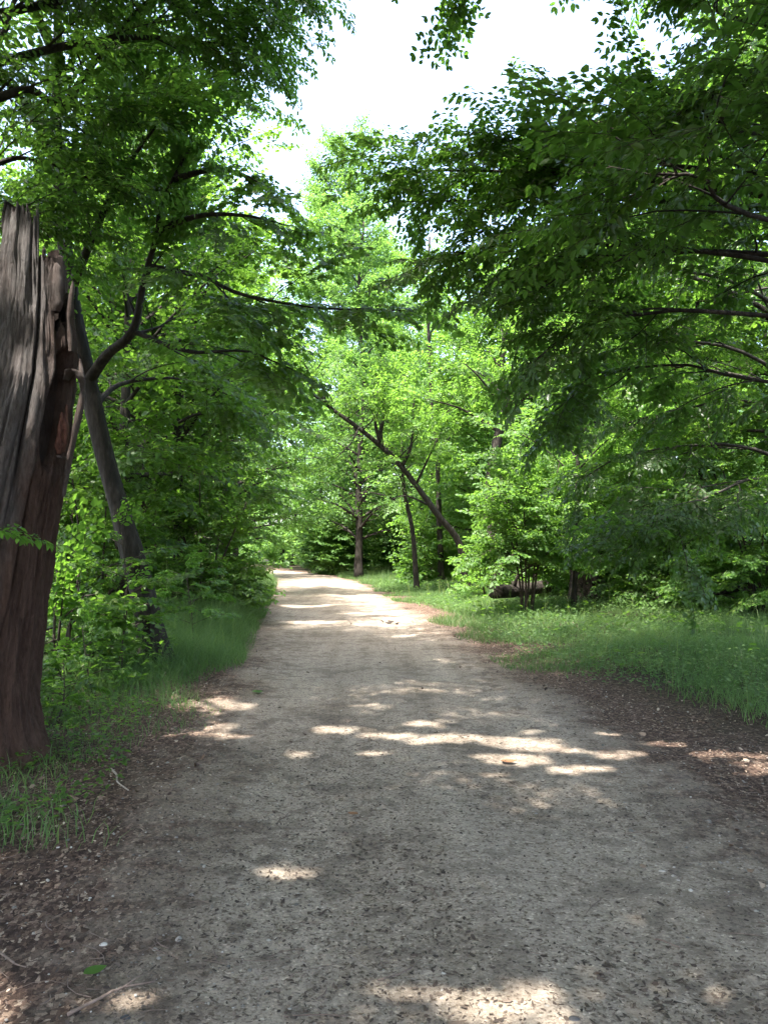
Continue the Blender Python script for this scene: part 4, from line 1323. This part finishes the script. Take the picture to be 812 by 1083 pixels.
M['litter'] = litter_mat('dead leaf scraps', [(0, (.030, .020, .015)), (.5, (.085, .056, .042)), (.76, (.13, .09, .065)), (.9, (.23, .17, .125)), (1, (.42, .35, .27))])
M['mould'] = litter_mat('dark leaf crumbs', [(0, (.034, .025, .020)), (.6, (.075, .056, .044)), (1, (.16, .125, .10))])
M['pebble'] = litter_mat('small stones', [(0, (.10, .095, .085)), (.5, (.20, .185, .165)), (.85, (.32, .295, .26)), (1, (.48, .45, .41))])

dens_m = lambda x, y: smooth01(-.1, .9, snoise(x, y, 0, 1.1, 61) + .6 * snoise(x, y, 0, 3.1, 62))
scraps(90000, 'path_crumbs', .017, M['mould'], lambda x, y: (path_d(x, y) < .15) * (.2 + .8 * dens_m(x, y)), (1.9, 22), (-3.5, 4.5), .001, (.2, .7), .25)
scraps(15000, 'path_crumbs', .027, M['mould'], lambda x, y: (path_d(x, y) < .15) * (.08 + .92 * dens_m(x, y)), (1.9, 22), (-3.5, 4.5), .001, (.15, .6), .25)
scraps(130000, 'leaf_litter', .020, M['litter'], lambda x, y: smooth01(-.3, .75, path_d(x, y) + .4 * snoise(x, y, 0, 1.5, 63)) * (1 - smooth01(2.2, 4, path_d(x, y))), (1.9, 18), (-6, 8), .003, (.2, .7), .45)


scraps(7000, 'whole_leaves', .042, M['litter'], lambda x, y: smooth01(-.3, .5, path_d(x, y) + .5 * snoise(x, y, 0, 1.1, 64)) * (1 - smooth01(2.2, 4, path_d(x, y))) * .7 + .02, (1.9, 18), (-6, 8), .006, (.45, .8), .5, .45)


def twiglets(n, name, cond, yr=(1.9, 14), xr=(-4.5, 6)):
    y = yr[0] * (yr[1] / yr[0]) ** rg.uniform(0, 1, n)
    x = rg.uniform(xr[0], xr[1], n)
    k = rg.uniform(0, 1, n) < cond(x, y)
    g = Geo()
    for x0, y0 in zip(x[k], y[k]):
        a, L = rg.uniform(0, 2 * PI), rg.uniform(.04, .22)
        t = np.linspace(-.5, .5, 4)
        bend = rg.normal(0, .12) * L
        px_, py_ = x0 + math.cos(a) * t * L - math.sin(a) * bend * t * t * 4, y0 + math.sin(a) * t * L + math.cos(a) * bend * t * t * 4
        r = rg.uniform(.0012, .003)
        V, F = tube(np.stack([px_, py_, gz(px_, py_) + .014 + r], -1), np.array([1, .9, .8, .5]) * r, 4, 0, 0, False)
        g.add(V, F)
    return tag(build(name, g.verts(), g.P, [M['brown_twig']]), kind='stuff')


M['brown_twig'] = simple_mat('brown twig', [(.3, (.07, .05, .04)), (.7, (.2, .15, .125))], (1, 1, 1), 30, .8, .4, .004)
twiglets(1500, 'twiglets', lambda x, y: smooth01(-1.2, .3, path_d(x, y)) * (1 - smooth01(2, 3.5, path_d(x, y))) + .08)


def stones(n, name, size, cond, yr=(1.9, 13), xr=(-4, 6)):
    y = yr[0] * (yr[1] / yr[0]) ** rg.uniform(0, 1, n)
    x = rg.uniform(xr[0], xr[1], n)
    k = rg.uniform(0, 1, n) < cond(x, y)
    x, y = x[k], y[k]
    n = len(x)
    S = size * np.exp(rg.normal(0, .5, n))
    ico = np.array([[0, 0, 1], [.9, 0, .35], [.28, .86, .35], [-.73, .53, .35], [-.73, -.53, .35], [.28, -.86, .35],
                    [.9, 0, -.2], [.28, .86, -.2], [-.73, .53, -.2], [-.73, -.53, -.2], [.28, -.86, -.2]])
    F3 = np.array([[0, 1, 2], [0, 2, 3], [0, 3, 4], [0, 4, 5], [0, 5, 1]])
    F4 = np.array([[1, 6, 7, 2], [2, 7, 8, 3], [3, 8, 9, 4], [4, 9, 10, 5], [5, 10, 6, 1]])
    a = rg.uniform(0, 6.28, n)
    jit = rg.uniform(.75, 1.2, (n, 11, 1))
    v = ico[None] * jit * np.stack([np.ones(n), rg.uniform(.6, 1, n), rg.uniform(.4, .75, n)], -1)[:, None]
    ca, sa = np.cos(a)[:, None], np.sin(a)[:, None]
    v = np.stack([v[..., 0] * ca - v[..., 1] * sa, v[..., 0] * sa + v[..., 1] * ca, v[..., 2]], -1)
    V = np.stack([x, y, gz(x, y) + .008], -1)[:, None] + v * S[:, None, None] * .5
    o = (np.arange(n) * 11)[:, None, None]
    rn = rg.uniform(0, 1, n)
    ob = build(name, V.reshape(-1, 3), [((o + F3[None]).reshape(-1, 3), 0), ((o + F4[None]).reshape(-1, 4), 0)], [M['pebble']], smooth=True,
               fattr={'rnd': np.concatenate([np.repeat(rn, 5), np.repeat(rn, 5)])})
    return tag(ob, kind='stuff')


stones(22000, 'gravel', .009, lambda x, y: np.where(path_d(x, y) < 0, .6, .5) * (path_d(x, y) < 1.2))

# ---------------------------------------------------------------- single things on the ground
def stick(px, py, px2, py2, r0, label, mat, seed, nm='fallen_twig', fork=False):
    Y1 = CAM_H * FOC / (py - 585.); Y2 = CAM_H * FOC / (py2 - 585.)
    p, q = at(px, py, Y1), at(px2, py2, Y2)
    m = (p + q) / 2
    rr = np.random.default_rng(seed)
    P = smooth_path(np.array([p, p * .65 + q * .35 + rr.normal(0, .02, 3), p * .3 + q * .7 + rr.normal(0, .02, 3), q]), 18)
    P[:, 2] = gz(P[:, 0], P[:, 1]) + .016 + r0 + .006 * np.sin(np.linspace(0, 5, 18))
    V, F = tube(P, np.linspace(r0, r0 * .5, 18), 7, .12, seed)
    g = Geo(); g.add(V, F)
    if fork:
        V, F = tube(np.array([P[11], P[11] + (P[12] - P[11]) * 1.5 + [.015, .03, .012], P[11] + (P[12] - P[11]) * 3 + [.02, .06, .006]]), [r0 * .6, r0 * .45, r0 * .3], 5)
        g.add(V, F)
    c = np.array([m[0], m[1], float(gz(m[0], m[1]))])
    return tag(build(nm, g.verts(), g.P, [mat], smooth=True, loc=c), label, 'twig')


M['pale_twig'] = simple_mat('bleached twig', [(.3, (.20, .16, .13)), (.7, (.42, .37, .32))], (1, 1, 1), 30, .8, .4, .004)
M['brown_twig'] = simple_mat('brown twig', [(.3, (.10, .07, .055)), (.7, (.24, .18, .15))], (1, 1, 1), 30, .8, .4, .004)
stick(72, 1066, 164, 1026, .006, 'long brown forked twig lying in the sun at the lower left', M['brown_twig'], 1, fork=True)
stick(118, 815, 136, 841, .008, 'short bleached twig on the litter below the dead trunk', M['pale_twig'], 2)
stick(0, 1000, 28, 1014, .005, 'thin dark twig at the very edge of the sunny litter', M['brown_twig'], 3)
stick(692, 980, 718, 985, .004, 'small dark curved twig on the gravel', M['brown_twig'], 4)


def ground_leaf(px, py, size, mat, label, nm='fallen_leaf', rot=.4, curl=.25, shape='broad'):
    Y = CAM_H * FOC / (py - 585.)
    p = at(px, py, Y)
    p[2] = float(gz(p[0], p[1])) + .03
    sh, Fs = SHAPES[shape]
    n = 9
    # a full little leaf: outline rows across the midrib
    t = np.linspace(0, 1, n)
    w = np.sin(PI * t ** .8) ** .8 * .36
    L = np.stack([t, w, .06 * w + curl * .3 * (t - .5) ** 2], -1)
    Mi = np.stack([t, 0 * t, -.03 + curl * .3 * (t - .5) ** 2], -1)
    Rr = L * [1, -1, 1]
    V = np.concatenate([L, Mi, Rr])
    V = (V - [.5, 0, 0]) * size
    c, s = math.cos(rot), math.sin(rot)
    V = np.stack([V[:, 0] * c - V[:, 1] * s, V[:, 0] * s + V[:, 1] * c, V[:, 2]], -1)
    i = np.arange(n - 1)
    Q = np.concatenate([np.stack([i, i + 1, n + i + 1, n + i], -1), np.stack([n + i, n + i + 1, 2 * n + i + 1, 2 * n + i], -1)])
    ob = build(nm, V + p, [(Q, 0)], [mat], smooth=True, fattr={'rnd': np.full(len(Q), .55)}, loc=p)
    return tag(ob, label, 'leaf')


M['brown_leaf'] = litter_mat('curled brown leaf', [(0, (.17, .085, .04)), (1, (.2, .10, .05))])
ground_leaf(101, 1022, .085, M['leaf_light'], 'fresh green leaf lying beside the forked twig', rot=.7)
ground_leaf(538, 802, .12, M['brown_leaf'], 'curled brown leaf in the sun streak across the path', rot=.1, curl=.8)
ground_leaf(272, 731, .16, M['leaf_light'], 'green leaf on the left edge of the path by the grass', rot=2.0)
ground_leaf(373, 855, .07, M['brown_leaf'], 'dull brown leaf flat on the gravel', rot=2.6)


def stone(px, py, size, label, mat):
    Y = CAM_H * FOC / (py - 585.)
    p = at(px, py, Y)
    p[2] = float(gz(p[0], p[1])) + size * .2
    u, v = np.meshgrid(np.linspace(0, 2 * PI, 20, endpoint=False), np.linspace(-PI / 2, PI / 2, 12))
    d = np.stack([np.cos(v) * np.cos(u), np.cos(v) * np.sin(u) * .7, np.sin(v) * .5], -1)
    d = d * (1 + .16 * snoise(d[..., 0], d[..., 1], d[..., 2], 3, 5))[..., None] * size / 2
    i, j = np.meshgrid(np.arange(11), np.arange(20), indexing='ij')
    i = i.ravel(); j = j.ravel(); k = (j + 1) % 20
    ob = build('stone', d.reshape(-1, 3) + p, [(np.stack([i * 20 + j, i * 20 + k, (i + 1) * 20 + k, (i + 1) * 20 + j], -1), 0)], [mat], smooth=True, loc=p)
    return tag(ob, label, 'stone')


M['dark_stone'] = simple_mat('dark stone', [(.3, (.03, .03, .032)), (.7, (.08, .08, .085))], (1, 1, 1), 40, .7, .4, .004)
M['pale_stone'] = simple_mat('pale stone', [(.3, (.35, .33, .30)), (.7, (.55, .52, .48))], (1, 1, 1), 40, .7, .4, .004)
stone(133, 1061, .035, 'small dark stone in the sun below the forked twig', M['dark_stone'])
stone(110, 990, .03, 'small whitish stone in the litter above the green leaf', M['pale_stone'])
stone(606, 1062, .05, 'dark lump on the gravel at the bottom of the path', M['dark_stone'])

# clump of dark leaves on the path further on
g = Geo()
p = at(412, 658, CAM_H * FOC / 73.)
for k in range(9):
    o = p + np.array([rg.normal(0, .09), rg.normal(0, .15), 0])
    o[2] = float(gz(o[0], o[1])) + .02
    a = rg.uniform(0, 6)
    X = unit([math.cos(a), math.sin(a), rg.uniform(.1, .8)]); Yv = unit(np.cross([0, 0, 1.], X)); Nn = np.cross(X, Yv)
    sh = SHAPES['broad'][0]
    g.add(o + .13 * (sh[:, :1] * X + sh[:, 1:2] * Yv + sh[:, 2:] * Nn), [_ovF])
tag(build('leaf_clump', g.verts(), g.P, [M['mould']], fattr={'rnd': np.full(18, .1)}, loc=p), 'small clump of dark dead leaves lying far down the path', 'leaf clump')

# ================================================================= the wood behind, one mass
T = Tree(200)
rw = np.random.default_rng(201)
SP = []


def mass_tree(x, y, H, cb, cr, n):
    rng = rw
    b = np.array([x, y, float(gz(np.array(x), np.array(y))) - .1])
    V, F = tube(smooth_path(np.array([b, b + [rng.normal(0, .3), rng.normal(0, .3), H * .5], b + [0, 0, H]]), 10), np.linspace(.24, .04, 10), 7)
    T.trunk.add(V, F)
    # boughs as flattened clusters of sprays with air between them
    nb = max(10, n // 14)
    t = rng.uniform(0, 1, nb)
    R_ = cr * (.6 + .4 * np.sin(PI * np.minimum(1, t * 1.1 + .15))) * (1 - .6 * t ** 2)
    a = rng.uniform(0, 2 * PI, nb)
    q = rng.uniform(.25, 1, nb) ** .6
    C = np.stack([np.cos(a) * R_ * q, np.sin(a) * R_ * q, cb + (H - cb) * t], -1)
    k = rng.integers(nb, size=n)
    off = rng.normal(0, 1, (n, 3)) * [1.0, 1.0, .42]
    P = b + C[k] + off
    d = np.stack([np.cos(a[k]), np.sin(a[k]), 0 * a[k]], -1) + rng.normal(0, .6, (n, 3)) * [1, 1, .5]
    SP.append((P, d, rng.uniform(1.1, 1.9, n)))


for k in range(150):
    a = rw.uniform(-1, 1)
    Y = rw.uniform(66, 110) if abs(a) < .3 else rw.uniform(36, 100)
    x = path_c(min(Y, 60)) + a * Y * .9
    if path_d(np.array(x), np.array(Y)) < 3:
        continue
    mass_tree(x, Y, rw.uniform(14, 22), .6, rw.uniform(4.0, 6.0), 230)
# low growth that closes the wood near the ground
n = 5200
a = rw.uniform(-1, 1, n)
Y = np.where(np.abs(a) < .25, rw.uniform(66, 105, n), rw.uniform(30, 95, n))
x = path_c(np.minimum(Y, 60)) + a * Y * .9
k = path_d(x, Y) > 4
x, Y = x[k], Y[k]
n = len(x)
SP.append((np.stack([x, Y, gz(x, Y) + rw.uniform(.1, 1, n) ** 1.4 * 4.0], -1), rw.normal(size=(n, 3)) * [1, 1, .3], rw.uniform(1.4, 2.2, n)))
SPL = [np.concatenate([q[i] for q in SP]) for i in range(3)]
arr = crown_arrays(list(zip(*SPL)), SPR['tuft'], T.rng, False, .3, None, False)
root = bpy.data.objects.new('distant_woodland', None); COL.objects.link(root); tag(root, kind='stuff')
build('trunks', T.trunk.verts(), T.trunk.P, [M['bark']], root, smooth=True)
crown_mesh('foliage', arr, 'tuft', 'leaf_far', T.rng, root, (0, 0, 0))

# unseen trees behind and beside the camera, added to shade the near path
SHADE = [(307, -4.6, 1.2, 14, 6.8, 4.6, 'broadleaf_tree', 'unseen leafy shade tree left of the path, right beside the viewpoint'),
         (308, 3.4, -.6, 15, 7.6, 4.6, 'broadleaf_tree', 'unseen leafy shade tree right of the path just behind the viewpoint'),
         (306, 6.6, 1.2, 15, 5.0, 5.0, 'broadleaf_tree', 'unseen leafy shade tree beside the path on the right, next to the viewpoint'),
         (301, -3.8, -1.6, 15, 5.0, 4.6, 'broadleaf_tree', 'unseen leafy shade tree standing beside the path behind the viewpoint'),
         (302, 3.8, -3.2, 14, 5.0, 4.6, 'broadleaf_tree', 'unseen leafy shade tree standing across the path behind the viewpoint'),
         (303, -8.8, 2.0, 16, 4.0, 5.0, 'broadleaf_tree', 'unseen leafy shade tree in the wood left of the dead trunk'),
         (304, -9.5, -5, 17, 4.0, 5.5, 'broadleaf_tree', 'unseen leafy shade tree deep in the wood behind the viewpoint'),
         (305, -2.5, -7.5, 17, 5.0, 5.5, 'broadleaf_tree', 'unseen leafy shade tree further back along the path')]
for sd, x, y, H, cb, cr, nm, lab in SHADE:
    T, b = auto_tree(sd, x, y, H, cb, cr, .25, (0, 0), 30, 1.4, .33, .55)
    T.finish(nm, lab, 'tree', None, b, 'mid', 'broad', 'leaf_maple', 'bark', twigs=False)

# ================================================================= camera, sun, sky
cam = bpy.data.cameras.new('camera')
cam.sensor_fit = 'VERTICAL'
cam.angle = 2 * math.atan(541.5 / FOC)
cam.clip_end = 3000
cam.clip_start = .05
co = bpy.data.objects.new('camera', cam)
COL.objects.link(co)
co.location = (0, 0, CAM_H)
co.rotation_euler = (PI / 2 + PITCH, 0, 0)
scene.camera = co

sun = bpy.data.lights.new('sun', 'SUN')
sun.energy = 2.8
sun.angle = rad(.53)
sun.color = (1, .95, .87)
so = bpy.data.objects.new('sun', sun)
COL.objects.link(so)
so.rotation_euler = Vector(SUN).to_track_quat('Z', 'Y').to_euler()
so.location = (0, 0, 60)

w = bpy.data.worlds.new('World')
scene.world = w
w.use_nodes = True
nt = w.node_tree
nt.nodes.clear()
sky = nt.nodes.new('ShaderNodeTexSky')
sky.sky_type = 'NISHITA'
sky.sun_disc = False
sky.sun_elevation = SUN_EL
sky.sun_rotation = SUN_AZ
sky.air_density = 1.0
sky.dust_density = 5.0
sky.ozone_density = 1.0
bg = nt.nodes.new('ShaderNodeBackground')
bg.inputs['Strength'].default_value = .15
nt.links.new(sky.outputs[0], bg.inputs[0])
out = nt.nodes.new('ShaderNodeOutputWorld')
nt.links.new(bg.outputs[0], out.inputs[0])

vs = scene.view_settings
vs.view_transform = 'Standard'
vs.look = 'None'
vs.exposure = 2.95
vs.gamma = 1
vs.use_curve_mapping = False
scene.render.engine = 'CYCLES'
c = scene.cycles
c.max_bounces = 8
c.diffuse_bounces = 4
c.glossy_bounces = 2
c.transmission_bounces = 4
c.transparent_max_bounces = 4
c.caustics_reflective = False
c.caustics_refractive = False
c.sample_clamp_indirect = 6
c.use_denoising = True
try:
    c.denoiser = 'OPENIMAGEDENOISE'
    c.denoising_input_passes = 'RGB_ALBEDO_NORMAL'
except Exception:
    pass
